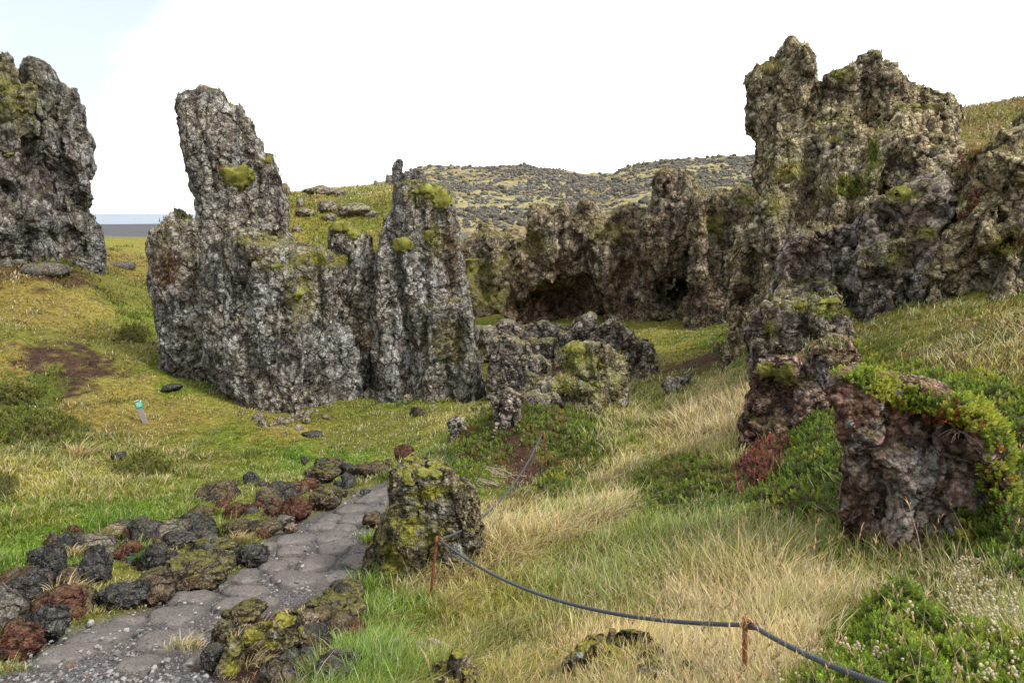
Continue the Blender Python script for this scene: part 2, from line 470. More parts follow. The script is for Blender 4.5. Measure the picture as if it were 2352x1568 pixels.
# ------------------------------------------------------------------ camera, sky, sun
cam_d = bpy.data.cameras.new('camera'); cam = bpy.data.objects.new('camera', cam_d); COL.objects.link(cam)
cam.location = (0, 0, EYE); cam.rotation_euler = (R(90) - PITCH, 0, 0)
cam_d.lens = 24; cam_d.sensor_width = 36; cam_d.clip_end = 20000; cam_d.clip_start = .05
scene.camera = cam
scene.view_settings.view_transform = 'Standard'; scene.view_settings.look = 'None'
scene.view_settings.exposure = 0; scene.view_settings.gamma = 1
scene.render.engine = 'CYCLES'
scene.cycles.use_denoising = True; scene.cycles.denoiser = 'OPENIMAGEDENOISE'
scene.cycles.denoising_input_passes = 'RGB_ALBEDO_NORMAL'; scene.cycles.denoising_prefilter = 'ACCURATE'
scene.cycles.use_adaptive_sampling = True; scene.cycles.adaptive_threshold = .02
scene.cycles.max_bounces = 4; scene.cycles.diffuse_bounces = 2; scene.cycles.transmission_bounces = 2
scene.cycles.sample_clamp_indirect = 4

SUN_EL, SUN_AZ = R(47), R(118)          # azimuth clockwise from +Y: behind the right shoulder
w = bpy.data.worlds.new('World'); scene.world = w; w.use_nodes = True
k = NT(w.node_tree); bg = k.n['Background']; outw = k.n['World Output']
sky = k.node('ShaderNodeTexSky', sky_type='NISHITA', sun_disc=False, sun_elevation=SUN_EL, sun_rotation=SUN_AZ, air_density=1.0, dust_density=2.0)
k.put(bg.inputs[0], sky.outputs[0]); bg.inputs[1].default_value = .15
tc = k.node('ShaderNodeTexCoord').outputs['Generated']
cl = k.noise(k.scale(tc, (1.6, 1.6, 4.5)), 1.15, 5, .55, .3)
sx = k.node('ShaderNodeSeparateXYZ'); k.put(sx.inputs[0], tc)
left = k.ramp(sx.outputs[0], -.54, -.26, -.40, .10)          # the cloud thins out to the west
low = k.ramp(sx.outputs[2], .0, .22, .30, 0)              # and closes in towards the horizon
cover = k.ramp(k.math('ADD', k.math('ADD', cl, left), k.math('ADD', low, k.ramp(sx.outputs[0], .42, .60, 0, -.22))), .20, .56, .33, 1.)
bg2 = k.node('ShaderNodeBackground'); bg2.inputs[0].default_value = (.975, .985, 1.0, 1)
bg2.inputs[1].default_value = 1.95
ms = k.node('ShaderNodeMixShader'); k.put(ms.inputs[0], cover); k.l.new(bg.outputs[0], ms.inputs[1]); k.l.new(bg2.outputs[0], ms.inputs[2])
k.l.new(ms.outputs[0], outw.inputs[0])

sd = bpy.data.lights.new('sun', 'SUN'); sd.energy = 4.2; sd.angle = R(11); sd.color = (1, .965, .90)
so = bpy.data.objects.new('sun', sd); COL.objects.link(so); so.location = (8, -12, 30)
dv = Vector((math.sin(SUN_AZ) * math.cos(SUN_EL), math.cos(SUN_AZ) * math.cos(SUN_EL), math.sin(SUN_EL)))
so.rotation_euler = dv.to_track_quat('Z', 'Y').to_euler()

# ------------------------------------------------------------------ ground form
class TPS:
    def __init__(s, pts, smooth=.004):
        s.p = np.array(pts, float); n = len(s.p); xy = s.p[:, :2]
        s.sc = 10.
        K = s.kern(np.linalg.norm((xy[:, None] - xy[None]) / s.sc, axis=-1)) + smooth * np.eye(n)
        A = np.zeros((n + 3, n + 3)); A[:n, :n] = K; A[:n, n] = 1; A[:n, n + 1:] = xy / s.sc
        A[n:, :n] = A[:n, n:].T
        s.w = np.linalg.solve(A, np.concatenate([s.p[:, 2], [0, 0, 0]]))
    @staticmethod
    def kern(r): return r * r * np.log(r + 1e-9)
    def __call__(s, x, y):
        x = np.asarray(x, float); y = np.asarray(y, float); sh = x.shape
        x, y = x.ravel(), y.ravel(); out = np.empty(len(x))
        for i in range(0, len(x), 60000):
            a, b = x[i:i + 60000], y[i:i + 60000]
            r = np.sqrt((a[:, None] - s.p[None, :, 0]) ** 2 + (b[:, None] - s.p[None, :, 1]) ** 2) / s.sc
            out[i:i + 60000] = s.kern(r) @ s.w[:-3] + s.w[-3] + s.w[-2] * a / s.sc + s.w[-1] * b / s.sc
        return out.reshape(sh)

G = [ # px, py, Y
 (250,1500,4.2),(60,1540,3.9),(420,1560,3.7),(700,1270,7.0),(880,1130,9.5),(860,1300,6.6),(500,1370,5.6),(600,1250,7.2),(780,1170,8.7),
 (100,1250,7.0),(-150,1250,6.6),(100,1420,5.0),(300,1240,7.4),(100,1000,12.5),(-200,1000,11.5),(300,1000,14),(200,1120,9.4),(450,1110,10.2),
 (60,900,15),(-250,880,14.5),(250,560,42),(300,700,25.5),(330,800,19.5),(200,800,19.5),(450,850,18),(600,950,16.2),(500,960,15.3),
 (850,930,17),(1000,900,18.5),(700,1040,12.8),(900,1040,12.6),(980,1000,13.6),(1100,860,21),(1110,800,26),(1120,740,33),(1130,700,38),(1250,740,31),(1330,725,30.5),
 (1150,920,12.2),(1200,960,11.4),(1200,1000,10.9),(1255,1085,10.4),(1100,1130,9.0),(1040,1020,12),(1330,960,12.2),(1400,940,13),(1380,1040,10.5),(1540,950,13),(1540,860,17),
 (1560,760,25),(1500,700,31.5),(1650,720,27),(1450,1150,8.0),(1300,1250,6.3),(988,1390,5.7),(1100,1250,6.7),(1200,1400,4.8),(1400,1500,3.8),(1600,1350,4.6),(950,1480,4.6),(700,1500,4.2),
 (1700,1200,5.8),(1700,1080,7.2),(1650,1000,9.3),(1700,950,10.3),(1900,1250,4.9),(1880,1120,6.0),(2150,1300,4.2),(2000,1450,3.2),(2250,1450,2.9),(1720,1560,2.75),
 (2300,1250,3.9),(2330,1010,5.0),(2330,900,5.6),(2300,800,7),(2340,680,10),(2500,640,10),(2100,830,8.2),(1900,830,9.6),(1750,800,13),(2600,1000,4.6),(2600,1500,2.5),
 (1100,1550,3.7),(1760,840,11.3),(1850,838,10.8),(1720,800,15),(60,655,22.5),(-60,690,21),(-220,700,20),(140,620,24.5),(0,760,17.5),(120,760,18.5),(800,1560,3.75),
]
P3 = [tuple(at(*g)) for g in G]
P3 += [(0, 0, 3.4), (3, .5, 3.45), (-3, .5, 3.2), (0, -4, 3.9), (-5, -3, 3.6), (6, -3, 4.6), (-12, 2, 2.6), (12, 3, 4.8), (14, 14, 5.2), (18, 30, 5), (-30, 12, 2.6), (-45, 30, 3.0), (9, 32, 1.2), (-8, 40, 0.6), (20, 45, 4)]
tps = TPS(P3)

def ground_z(x, y, detail=True):
    x = np.asarray(x, float); y = np.asarray(y, float)
    z = tps(np.clip(x, -50, 26), np.clip(y, -8, 50))
    far = np.where(x < -4, 3.1 + .45 * sstep(60, 92, y), 2.2) + 0 * y
    t = sstep(34, 56, np.hypot(x * .9, y))
    z = z * (1 - t) + far * t
    # black beach berm with the sea behind it
    z = np.where(y > 70, z - sstep(95, 150, y) * 6 , z)
    if detail:
        d = np.hypot(x, y)
        z = z + (.05 * n2(x, y, .9, 3) + (.13 * n2(x, y, 3.1, 4) + .13 * np.maximum(n2(x, y, 1.5, 6), -.1)) * sstep(7, 12, d)) * (1 - .8 * pathmask(x, y))
    return z

PATHPX = [(-40,1600),(-30,1555),(40,1505),(150,1445),(320,1395),(430,1350),(520,1330),(590,1285),(590,1245),(650,1205),(720,1178),(790,1150),(830,1122),(870,1112),(930,1105),(930,1140),(895,1165),(880,1200),(868,1240),(880,1280),(865,1310),(760,1345),(690,1375),(600,1405),(520,1440),(495,1500),(480,1600)]
PATHXY = None
def pathmask(x, y):
    if PATHXY is None: return np.zeros(np.shape(x))
    x = np.asarray(x, float); sh = x.shape
    s = poly_sdf(x.ravel().astype(np.float32), np.asarray(y, float).ravel().astype(np.float32), PATHXY)
    return sstep(.12, -.10, s).reshape(sh)

def ground_hit(px, py, f=None, far=60, detail=False):
    """where a sighting meets the ground"""
    f = f or (lambda x, y: ground_z(x, y, detail))
    px = np.atleast_1d(np.asarray(px, float)); py = np.atleast_1d(np.asarray(py, float))
    d = raydir(px, py); Y = np.geomspace(1.6, far, 260)
    P = d[:, None, :] * (Y[None, :] / d[:, 1:2])[..., None] + np.array([0, 0, EYE])
    h = P[..., 2] - f(P[..., 0], P[..., 1])
    below = h < 0
    i = np.where(below.any(1), below.argmax(1), len(Y) - 1); i = np.maximum(i, 1)
    r = np.arange(len(px)); h0, h1 = h[r, i - 1], h[r, i]
    t = np.clip(h0 / (h0 - h1 + 1e-9), 0, 1)[:, None]
    return P[r, i - 1] * (1 - t) + P[r, i] * t

PATHXY = ground_hit(*np.array(PATHPX, float).T)[:, :2]

# colour zones of the plant cover: sighting, colour, blade length, density, how straw-dry
PAL = dict(lush=(.15,.25,.03), green=(.18,.235,.034), olive=(.19,.205,.04), yellow=(.29,.29,.062), straw=(.46,.40,.18), gold=(.30,.275,.072),
           orange=(.255,.215,.06), brown=(.085,.050,.032), dark=(.10,.135,.022), red=(.16,.06,.035), rust=(.078,.046,.038), grey=(.17,.15,.13))
ZN = [ # px, py, colour, length, density, dry
 (100,1270,'lush',.10,1.2,.05),(300,1200,'lush',.11,1.1,.1),(450,1140,'green',.11,1.,.15),(600,1090,'green',.12,1.,.15),(30,1200,'green',.12,1,.15),(720,1060,'lush',.10,1.,.1),
 (100,1120,'yellow',.20,.9,.3),(250,1100,'yellow',.16,1,.3),(400,1050,'olive',.14,1,.2),(550,1010,'green',.10,1,.2),(800,1000,'olive',.10,1,.2),(950,950,'olive',.11,1,.2),(900,920,'green',.12,1,.1),
 (100,980,'dark',.16,1,.05),(60,900,'dark',.14,1,.1),(200,960,'orange',.16,.9,.3),(180,860,'rust',.05,.4,.3),(120,810,'rust',.05,.5,.3),(60,780,'olive',.15,1,.2),(30,840,'orange',.12,.9,.3),(250,800,'olive',.14,1,.2),
 (300,900,'gold',.12,1,.3),(420,940,'orange',.10,.9,.3),(430,880,'green',.12,1,.2),(500,850,'lush',.15,1,.1),(500,930,'yellow',.08,.9,.3),(640,990,'gold',.08,.9,.2),(760,960,'olive',.1,1,.2),
 (330,740,'green',.18,1,.15),(200,720,'gold',.16,1,.3),(80,700,'orange',.18,1,.3),(120,640,'brown',.16,.9,.3),(280,560,'yellow',.2,1,.3),(250,610,'orange',.18,1,.2),(300,650,'olive',.2,1,.1),
 (1100,830,'olive',.12,1,.2),(1110,770,'green',.12,1,.2),(1100,870,'olive',.14,1,.2),(1140,700,'yellow',.1,1,.2),(1120,640,'green',.1,1,.2),
 (1100,950,'yellow',.16,1,.4),(1050,1000,'green',.12,1,.2),(1020,1080,'dark',.14,1,.1),(1100,1110,'green',.14,1,.15),(1180,1090,'brown',.05,.35,.4),(1200,1060,'rust',.05,.3,.4),(1250,960,'dark',.10,1,.2),(1330,1000,'olive',.14,1,.2),(1300,930,'red',.10,1,.2),
 (1400,1000,'green',.26,1,.3),(1420,950,'yellow',.28,1,.5),(1480,920,'green',.26,1,.4),(1330,1080,'olive',.2,1,.3),(1500,880,'olive',.22,1,.4),(1450,850,'orange',.2,1,.3),
 (1540,950,'straw',.14,1,0.56),(1560,800,'yellow',.12,1,.35),(1500,740,'yellow',.12,1,.3),(1600,720,'green',.1,1,.2),(1450,720,'green',.1,1,.1),(1620,780,'green',.14,1,.2),(1700,760,'olive',.12,1,.3),(1570,850,'brown',.05,.3,.3),
 (1650,960,'straw',.34,1.2,0.72),(1620,1000,'straw',.26,1,0.68),(1480,1040,'yellow',.14,1,0.56),(1420,1090,'straw',.2,1,0.56),(1380,1160,'straw',.24,1.1,0.56),(1400,1200,'straw',.3,1.1,0.64),(1470,1010,'yellow',.14,1,.5),
 (1200,1160,'orange',.14,1,.4),(1150,1190,'yellow',.18,1,.5),(1250,1230,'straw',.30,1.2,0.60),(1300,1130,'green',.2,1,.3),(1120,1280,'straw',.28,1.1,0.56),(1050,1310,'straw',.30,1.2,0.64),(1000,1340,'straw',.26,1.,0.56),(1180,1330,'yellow',.20,1,.3),(1300,1330,'green',.26,1.1,.3),(1330,1290,'olive',.26,1.1,.3),
 (1430,1280,'green',.24,1.1,.3),(1420,1350,'green',.26,1.1,.3),(1500,1180,'green',.18,1,.15),(1600,1230,'green',.24,1.1,.25),(1700,1200,'green',.2,1,.2),(1800,1180,'dark',.2,1,.2),(1850,1250,'green',.26,1.1,.3),(1750,1300,'olive',.26,1.1,.4),(1560,1370,'straw',.28,1.2,0.64),(1650,1380,'straw',.28,1.2,0.64),(1800,1370,'straw',.24,1.2,0.56),(1900,1330,'yellow',.24,1.1,.5),
 (1350,1430,'olive',.16,1,.3),(1200,1420,'yellow',.12,1,.2),(1050,1430,'yellow',.11,1,.25),(1000,1470,'yellow',.12,1,.2),(1100,1500,'olive',.12,1,.3),(1250,1500,'yellow',.13,1,.35),(1400,1520,'straw',.18,1,0.40),(1550,1450,'straw',.24,1.1,0.56),(1650,1520,'straw',.2,1.1,0.56),(1750,1480,'straw',.2,1.1,0.48),
 (880,1400,'lush',.22,1.3,.05),(900,1360,'lush',.2,1.2,.05),(850,1480,'lush',.22,1.3,.05),(930,1440,'green',.16,1.1,.2),(830,1540,'lush',.2,1.2,.1),(700,1480,'brown',.05,.25,.5),(560,1530,'rust',.05,.2,.4),(760,1440,'brown',.08,.4,.5),(650,1400,'brown',.04,.2,.4),(750,1380,'dark',.05,.3,.2),
 (1950,1270,'green',.22,1.1,.3),(2050,1290,'olive',.2,1.1,.3),(2150,1310,'green',.16,1,.3),(2250,1350,'olive',.16,1,.4),(2300,1450,'green',.16,1,.3),(2330,1300,'green',.16,1,.3),(2000,1400,'olive',.18,1,.4),(2100,1380,'dark',.1,1,.2),
 (2250,760,'orange',.14,1,.3),(2300,700,'yellow',.14,1,.3),(2200,780,'olive',.14,1,.3),(2150,830,'orange',.2,1,.5),(2300,830,'gold',.2,1,.4),(2340,900,'yellow',.16,1,.3),(2050,810,'olive',.12,1,.3),(1850,790,'olive',.12,1,.3),(1780,790,'green',.12,1,.3),(1960,830,'dark',.12,1,.1),
 (1300,1190,'green',.22,1.1,.2),(1350,1240,'olive',.24,1.1,.35),(1500,1110,'green',.2,1,.15),(1460,1230,'green',.24,1.1,.2),(1520,1290,'green',.26,1.1,.25),(1640,1300,'green',.26,1.1,.25),(1550,1050,'yellow',.16,1,.3),(1250,1380,'green',.18,1.1,.2),(1500,1420,'olive',.24,1.1,.35),(1600,1480,'olive',.2,1.1,.35),(1850,1430,'olive',.18,1,.3),(1330,1120,'green',.2,1,.2),(1400,1130,'olive',.2,1,.3),
 (600,1190,'olive',.07,.7,.3),(450,1260,'olive',.07,.7,.3),(300,1310,'olive',.07,.6,.3),(150,1360,'olive',.07,.6,.3),(700,1130,'olive',.07,.7,.3),(500,1210,'green',.09,.8,.2),(380,1230,'lush',.09,.9,.1),
]
zp = np.array([(a, b) for a, b, *_ in ZN], float)
zh = ground_hit(zp[:, 0], zp[:, 1])
ZXY = zh[:, :2]
ZV = np.array([list(PAL[c]) + [l, dn, dr] for _, _, c, l, dn, dr in ZN])
def lp(x, y):                                   # bearing and log distance: even weight near and far
    return np.stack([np.arctan2(x, np.maximum(y, .5)) * 1.15, .8 * np.log(np.maximum(np.hypot(x, y), .8))], -1)
ZL = lp(ZXY[:, 0], ZXY[:, 1])
def zones(x, y):
    x = np.ravel(x); y = np.ravel(y); out = np.empty((len(x), 6), np.float32)
    wx = .055 * n2(x, y, .55, 11) + .02 * n2(x, y, .16, 12, 2); wy = .055 * n2(x, y, .55, 13) + .02 * n2(x, y, .16, 14, 2)
    L = lp(x, y) + np.stack([wx, wy], -1)
    for i in range(0, len(x), 50000):
        d = ((L[i:i + 50000, None] - ZL[None]) ** 2).sum(-1)
        w = 1 / (d + 2e-4) ** 2.6
        out[i:i + 50000] = (w @ ZV) / w.sum(1, keepdims=True)
    return out

def ground_material():
    m, k, b = new_mat('ground_cover', .95, .1)
    P = objcoord(k); z = k.attr('zone'); pm = k.attr('path', 'Fac')
    n1 = k.noise(P, 1.3, 5, .6); n2_ = k.noise(P, 9, 5, .65); n3 = k.noise(P, 48, 4, .65)
    c = k.mix(k.ramp(n2_, .32, .68), k.mix(1., z, (.5, .48, .44), 'MULTIPLY'), k.mix(1., z, (1.15, 1.1, 1.0), 'MULTIPLY'))
    c = k.mix(k.ramp(n3, .35, .7), k.mix(1., c, (.55, .5, .45), 'MULTIPLY'), c)
    c = k.mix(k.ramp(n1, .56, .72, 0, .45), c, k.mix(n2_, (.10, .075, .03), (.24, .20, .07)))
    # gravel of the path
    v = k.voronoi(P, 55, out='Color'); vd = k.voronoi(P, 55)
    sv = k.sep(v)
    gr = k.mix(sv[0], (.085, .078, .075), (.25, .235, .225))
    gr = k.mix(k.ramp(n1, .4, .65), gr, k.mix(n3, (.10, .09, .087), (.20, .185, .175)))
    gr = k.mix(k.ramp(vd, .3, .75, 0, .7), gr, (.045, .04, .038))
    c = k.mix(pm, c, gr)
    bc = k.attr('beach', 'Fac')
    c = k.mix(bc, c, k.mix(n3, (.06, .06, .066), (.12, .12, .13)))
    k.put(b.inputs['Base Color'], c)
    bump(k, b, k.math('ADD', k.math('ADD', n2_, k.math('MULTIPLY', n3, .5)), k.math('MULTIPLY', k.math('MULTIPLY', vd, -.7), pm)), .9, .035)
    return m

def axis_pts(lo, hi, near, n):
    u = np.linspace(-1, 1, n); s = np.sinh(u * near) / np.sinh(near)
    return np.where(s < 0, -lo * s, hi * s)
ux = np.unique(np.concatenate([np.arange(-14, 14, .085), np.arange(-45, -14, .3), np.arange(14, 40, .4), -np.geomspace(45, 4000, 50), np.geomspace(40, 4000, 40)]))
uy = np.unique(np.concatenate([-np.geomspace(8, 2500, 24), np.arange(-8, 1.5, .5), np.arange(1.5, 11, .06), np.arange(11, 22, .11), np.arange(22, 50, .3), np.geomspace(50, 160, 70), np.geomspace(160, 5000, 40)]))
gx, gy = np.meshgrid(ux, uy, indexing='ij')
gz = ground_z(gx, gy)
pmask = pathmask(gx, gy)
gz = gz - .05 * pmask
nx_, ny_ = gx.shape
ID = np.arange(nx_ * ny_).reshape(nx_, ny_)
gq = np.stack([ID[:-1, :-1], ID[1:, :-1], ID[1:, 1:], ID[:-1, 1:]], -1).reshape(-1, 4)
zon = zones(gx, gy)[:, :3]
beach = (sstep(50, 62, gy) * (gx < 60)).ravel()
ground = make_mesh('ground', np.stack([gx.ravel(), gy.ravel(), gz.ravel()], 1), gq, ground_material(), None, True,
                   {'zone': zon, 'path': pmask.ravel(), 'beach': beach})
tag(ground, kind='structure')

# sea
def sea():
    m, k, b = new_mat('sea_water', .6, .04)
    P = objcoord(k)
    wv = k.noise(k.scale(P, (.02, .12, 1)), 1, 4, .6)
    foam = k.noise(k.scale(P, (.004, .06, 1)), 1, 5, .65)
    sy = k.node('ShaderNodeSeparateXYZ'); k.put(sy.inputs[0], P)
    surf = k.ramp(k.math('ADD', k.math('MULTIPLY', sy.outputs[1], .0012), k.math('MULTIPLY', foam, -.9)), -.2, -.32)
    c = k.mix(wv, (.21, .25, .295), (.30, .34, .385))
    k.put(b.inputs['Base Color'], k.mix(surf, c, (.5, .53, .56)))
    bump(k, b, wv, .4, .4)
    ys = np.concatenate([np.linspace(118, 400, 12), np.geomspace(430, 15000, 24)]); xs = np.linspace(-9000, 9000, 13)
    X, Y = np.meshgrid(xs, ys, indexing='ij'); I = np.arange(X.size).reshape(X.shape)
    q = np.stack([I[:-1, :-1], I[1:, :-1], I[1:, 1:], I[:-1, 1:]], -1).reshape(-1, 4)
    o = make_mesh('sea', np.stack([X.ravel(), Y.ravel(), np.full(X.size, -.6)], 1), q, m)
    tag(o, kind='structure')
sea()

# ------------------------------------------------------------------ knoll, slope and hill (land seen over the rocks)
class Patch:
    def __init__(s, name, pts, step, fall=2.0, rim=None, mat=None, amp=.08, grow=.3):
        W = np.array([at(*p) for p in pts]); s.t = TPS(W, .005); s.fall = fall
        c = W[:, :2].mean(0)
        ang = np.arctan2(W[:, 1] - c[1], W[:, 0] - c[0])
        s.hull = s.convex(W[:, :2]); s.amp = amp; s.grow = grow
        lo, hi = W[:, :2].min(0) - 3.5, W[:, :2].max(0) + 3.5
        x, y = np.meshgrid(np.arange(lo[0], hi[0], step), np.arange(lo[1], hi[1], step), indexing='ij')
        s.lo, s.hi = lo, hi
        s.x, s.y, s.step = x, y, step
    @staticmethod
    def convex(P):
        P = sorted(map(tuple, P)); 
        def half(p):
            h = []
            for q in p:
                while len(h) > 1 and (h[-1][0] - h[-2][0]) * (q[1] - h[-2][1]) - (h[-1][1] - h[-2][1]) * (q[0] - h[-2][0]) <= 0: h.pop()
                h.append(q)
            return h
        a, b = half(P), half(P[::-1]); return np.array(a[:-1] + b[:-1])
    def sd(s, x, y): return poly_sdf(np.ravel(x).astype(np.float32), np.ravel(y).astype(np.float32), s.hull).reshape(np.shape(x))
    def z(s, x, y, detail=True):
        d = np.maximum(s.sd(x, y) - s.grow, 0)
        z = s.t(x, y) - s.fall * d - .4 * d * d
        if detail: z = z + s.amp * n2(x, y, .8, 21) + s.amp * 1.5 * n2(x, y, 2.5, 22)
        return z
    def build(s, name, mat, zone=None):
        z = s.z(s.x, s.y); I = np.arange(s.x.size).reshape(s.x.shape)
        q = np.stack([I[:-1, :-1], I[1:, :-1], I[1:, 1:], I[:-1, 1:]], -1).reshape(-1, 4)
        gzz = ground_z(s.x, s.y, False).ravel()
        keep = (z.ravel() > gzz - .6)
        q = q[keep[q].any(1)]
        o = make_mesh(name, np.stack([s.x.ravel(), s.y.ravel(), z.ravel()], 1), q, mat, None, True, {'zone': zone(s.x, s.y)} if zone else {})
        return tag(o, kind='structure')

KN = [(640,560,20.2),(700,585,20),(760,600,20.1),(860,600,20.6),(900,560,21),(660,500,21.8),(740,520,21.6),(830,520,21.9),(890,500,22.5),(660,462,24),(700,444,26),(760,436,27),(820,434,27.5),(870,432,27.5),(920,428,27.5),(950,440,26),(640,470,24),(620,520,21.3),(800,436,31),(700,446,30),(900,432,31)]
knoll = Patch('knoll', KN, .16, 4.0)
SLP = [(2150,330,22),(2200,320,22),(2260,330,21),(2352,345,20),(2200,285,25),(2240,245,27),(2280,238,27.5),(2352,226,28),(2450,215,28),(2450,340,20),(2180,420,18.5),(2280,430,17),(2400,440,16.5),(2130,300,26),(2450,230,33),(2250,260,33)]
slope = Patch('slope', SLP, .2)
def kzone(x, y):
    a = sstep(-.25, .45, n2(x, y, 1.6, 31))[..., None]; b = sstep(.0, .5, n2(x, y, .8, 33))[..., None]; c3 = sstep(.2, .6, n2(x, y, 2.2, 35))[..., None]
    c = np.array(PAL['gold']) * (1 - a) + np.array(PAL['olive']) * a
    c = c * (1 - .6 * b) + np.array(PAL['green']) * .6 * b
    c = c * (1 - .55 * c3) + np.array(PAL['orange']) * .55 * c3
    return c.reshape(-1, 3)
def szone(x, y):
    a = sstep(-.2, .4, n2(x, y, 1.6, 41))[..., None]; b = sstep(.0, .5, n2(x, y, .9, 43))[..., None]
    c = np.array((.20, .17, .05)) * (1 - a) + np.array(PAL['olive']) * a
    c = c * (1 - .6 * b) + np.array((.20, .10, .05)) * .6 * b
    return c.reshape(-1, 3)
gm2 = ground_material(); gm2.name = 'knoll_cover'
knoll.build('knoll_hill', gm2, kzone)
slope.build('slope_hill', gm2, szone)

# far hill with its rim of lava
RIDGE = np.array([(700,470),(860,425),(900,412),(930,402),(962,386),(990,380),(1030,380),(1060,383),(1130,381),(1200,380),(1260,388),(1330,398),(1365,401),(1400,399),(1412,390),(1450,380),(1490,374),(1530,366),(1580,364),(1650,362),(1700,358),(1760,350),(1850,345),(2000,340),(2300,350)], float)
def ridge_elev(az):
    px = CX + np.tan(az) * FPX / 1.0 * .985
    return np.interp(px, RIDGE[:, 0], RIDGE[:, 1])
HY0, HY1 = 40., 150.
def hill_z(x, y):
    x = np.asarray(x, float); y = np.asarray(y, float)
    # slope climbs evenly from the foot to the rim, then falls behind
    b = (CY - ridge_elev(np.arctan2(x, y))) / FPX
    zr = EYE + HY1 * (-SP + b * CP) / (CP + b * SP)
    t = (y - HY0) / (HY1 - HY0)
    z0 = np.interp(x, [-20, 0, 25], [2.4, -.6, 1.5])
    zz = z0 + (zr - z0) * (np.clip(t, -.5, 1) * .9 + .1 * np.clip(t, 0, 1) ** 2) - np.maximum(t - 1, 0) * 14
    zz = zz + (.5 * n2(x, y, 9, 51) + .35 * n2(x, y, 3, 52)) * sstep(0, .2, t)
    return zz
def hill():
    m, k, b = new_mat('hill_cover', .95, .1)
    P = objcoord(k); g = k.scale(P, (1, 1, 1))
    n1 = k.noise(P, .16, 5, .6); nb = k.noise(P, .9, 5, .65); n3 = k.noise(P, 4, 4, .6)
    c = k.mix(k.ramp(nb, .35, .65), (.225, .19, .085), (.335, .29, .15))
    c = k.mix(k.ramp(n1, .5, .62, 0, .8), c, k.mix(n3, (.15, .13, .04), (.24, .17, .07)))
    rk = k.math('MULTIPLY', k.ramp(k.voronoi(P, .75), .52, .30), k.ramp(k.noise(P, .35, 4), .40, .56))
    c = k.mix(rk, c, k.mix(n3, (.04, .04, .043), (.14, .14, .145)))
    k.put(b.inputs['Base Color'], c); bump(k, b, k.math('ADD', nb, k.math('MULTIPLY', n3, .5)), 1., .4)
    az = np.linspace(R(-24), R(46), 420); yy = np.concatenate([np.linspace(34, 60, 60), np.linspace(60.5, 185, 210)])
    A, Y = np.meshgrid(az, yy, indexing='ij'); X = np.tan(A) * Y
    I = np.arange(X.size).reshape(X.shape); q = np.stack([I[:-1, :-1], I[1:, :-1], I[1:, 1:], I[:-1, 1:]], -1).reshape(-1, 4)
    tag(make_mesh('hill', np.stack([X.ravel(), Y.ravel(), hill_z(X, Y).ravel()], 1), q, m), kind='structure')
hill()
# ------------------------------------------------------------------ big lava formations
M_spire = rock_material('lava_spire_stone', (.048, .048, .048), (.142, .142, .143), (.145, .130, .108), (.54, .54, .54), .5, .55, .6, .35, (.20, .185, .04), gain=1.9)
M_left = rock_material('lava_left_stone', (.035, .036, .038), (.13, .132, .135), (.11, .10, .08), (.46, .46, .45), .4, .45, .55, .3, (.20, .19, .04), gain=1.9)
M_right = rock_material('lava_olive_stone', (.045, .040, .030), (.165, .150, .115), (.15, .125, .075), (.42, .42, .32), .75, .6, .0, .3, (.21, .20, .035), .15, gain=2.75)
M_mid = rock_material('lava_brown_stone', (.040, .034, .029), (.15, .132, .108), (.145, .115, .075), (.40, .39, .32), .5, .5, .0, .35, (.20, .19, .05), .25, gain=2.2)
M_block = rock_material('lava_grey_stone', (.05, .047, .043), (.165, .152, .138), (.15, .125, .09), (.45, .45, .42), .5, .5, .0, .4, (.25, .25, .06), .05, gain=1.9)
M_purple = rock_material('lava_purple_stone', (.052, .045, .043), (.175, .155, .148), (.13, .10, .085), (.42, .42, .36), .6, .55, .0, .35, (.24, .23, .05), .15, gain=2.0)
M_pale = rock_material('pale_grey_stone', (.13, .125, .12), (.27, .26, .245), (.24, .21, .17), (.5, .5, .47), .4, .4, .0, .3, (.22, .21, .05))
M_red = rock_material('red_scoria_stone', (.05, .03, .026), (.15, .105, .09), (.15, .085, .06), (.36, .36, .34), .8, .55, .0, .35, (.20, .19, .04), .55, gain=2.0)
M_mossy = rock_material('mossy_lava_stone', (.04, .035, .028), (.13, .115, .09), (.11, .09, .05), (.44, .46, .45), .9, .5, .0, .9, (.25, .235, .035), .15, 1.6)
B = {}

def brock(key, name, label, mat, slabs, h, cat='rock', group=None, **kw):
    B[key] = Rock(slabs, h, **kw).build(name, mat, label, cat, None, group)
    return B[key]

# left headland
brock('left', 'sea_cliff', 'dark grey lava cliff cut off by the left edge, pale streaks down its seaward side', M_left, [
    ([(-260,760),(-260,150),(-120,120),(0,142),(20,144),(30,160),(33,193),(50,197),(68,203),(100,330),(120,640),(70,720),(0,800)], 24.5, 1.3, 2.6),
    ([(60,330),(62,205),(68,203),(61,168),(66,146),(75,139),(90,148),(107,157),(125,175),(145,195),(163,212),(172,235),(188,265),(185,285),(205,305),(216,330),(218,350),(213,380),(215,400),(208,430),(212,455),(200,468),(205,490),(220,497),(233,515),(232,560),(200,660),(100,700),(60,640)], 26, 1.2, 2.2),
    ([(-100,740),(-80,440),(20,400),(60,470),(110,560),(120,640),(60,700)], 24.2, .6, 1.5)],
    .11, relief=.7, rl=2.2, rough=.16, knob=.14, kl=.6, fine=.05, seed=3, carve=[(95,385,23.6,.75,1.3,1.3),(30,430,22.8,.5,.5,.9)],
    paint=[(165,330,26,(55,90),1,1.),(150,480,26,(70,60),1,.8),(95,400,26,60,0,.35),(20,235,25,50,2,.9)], cat='cliff')

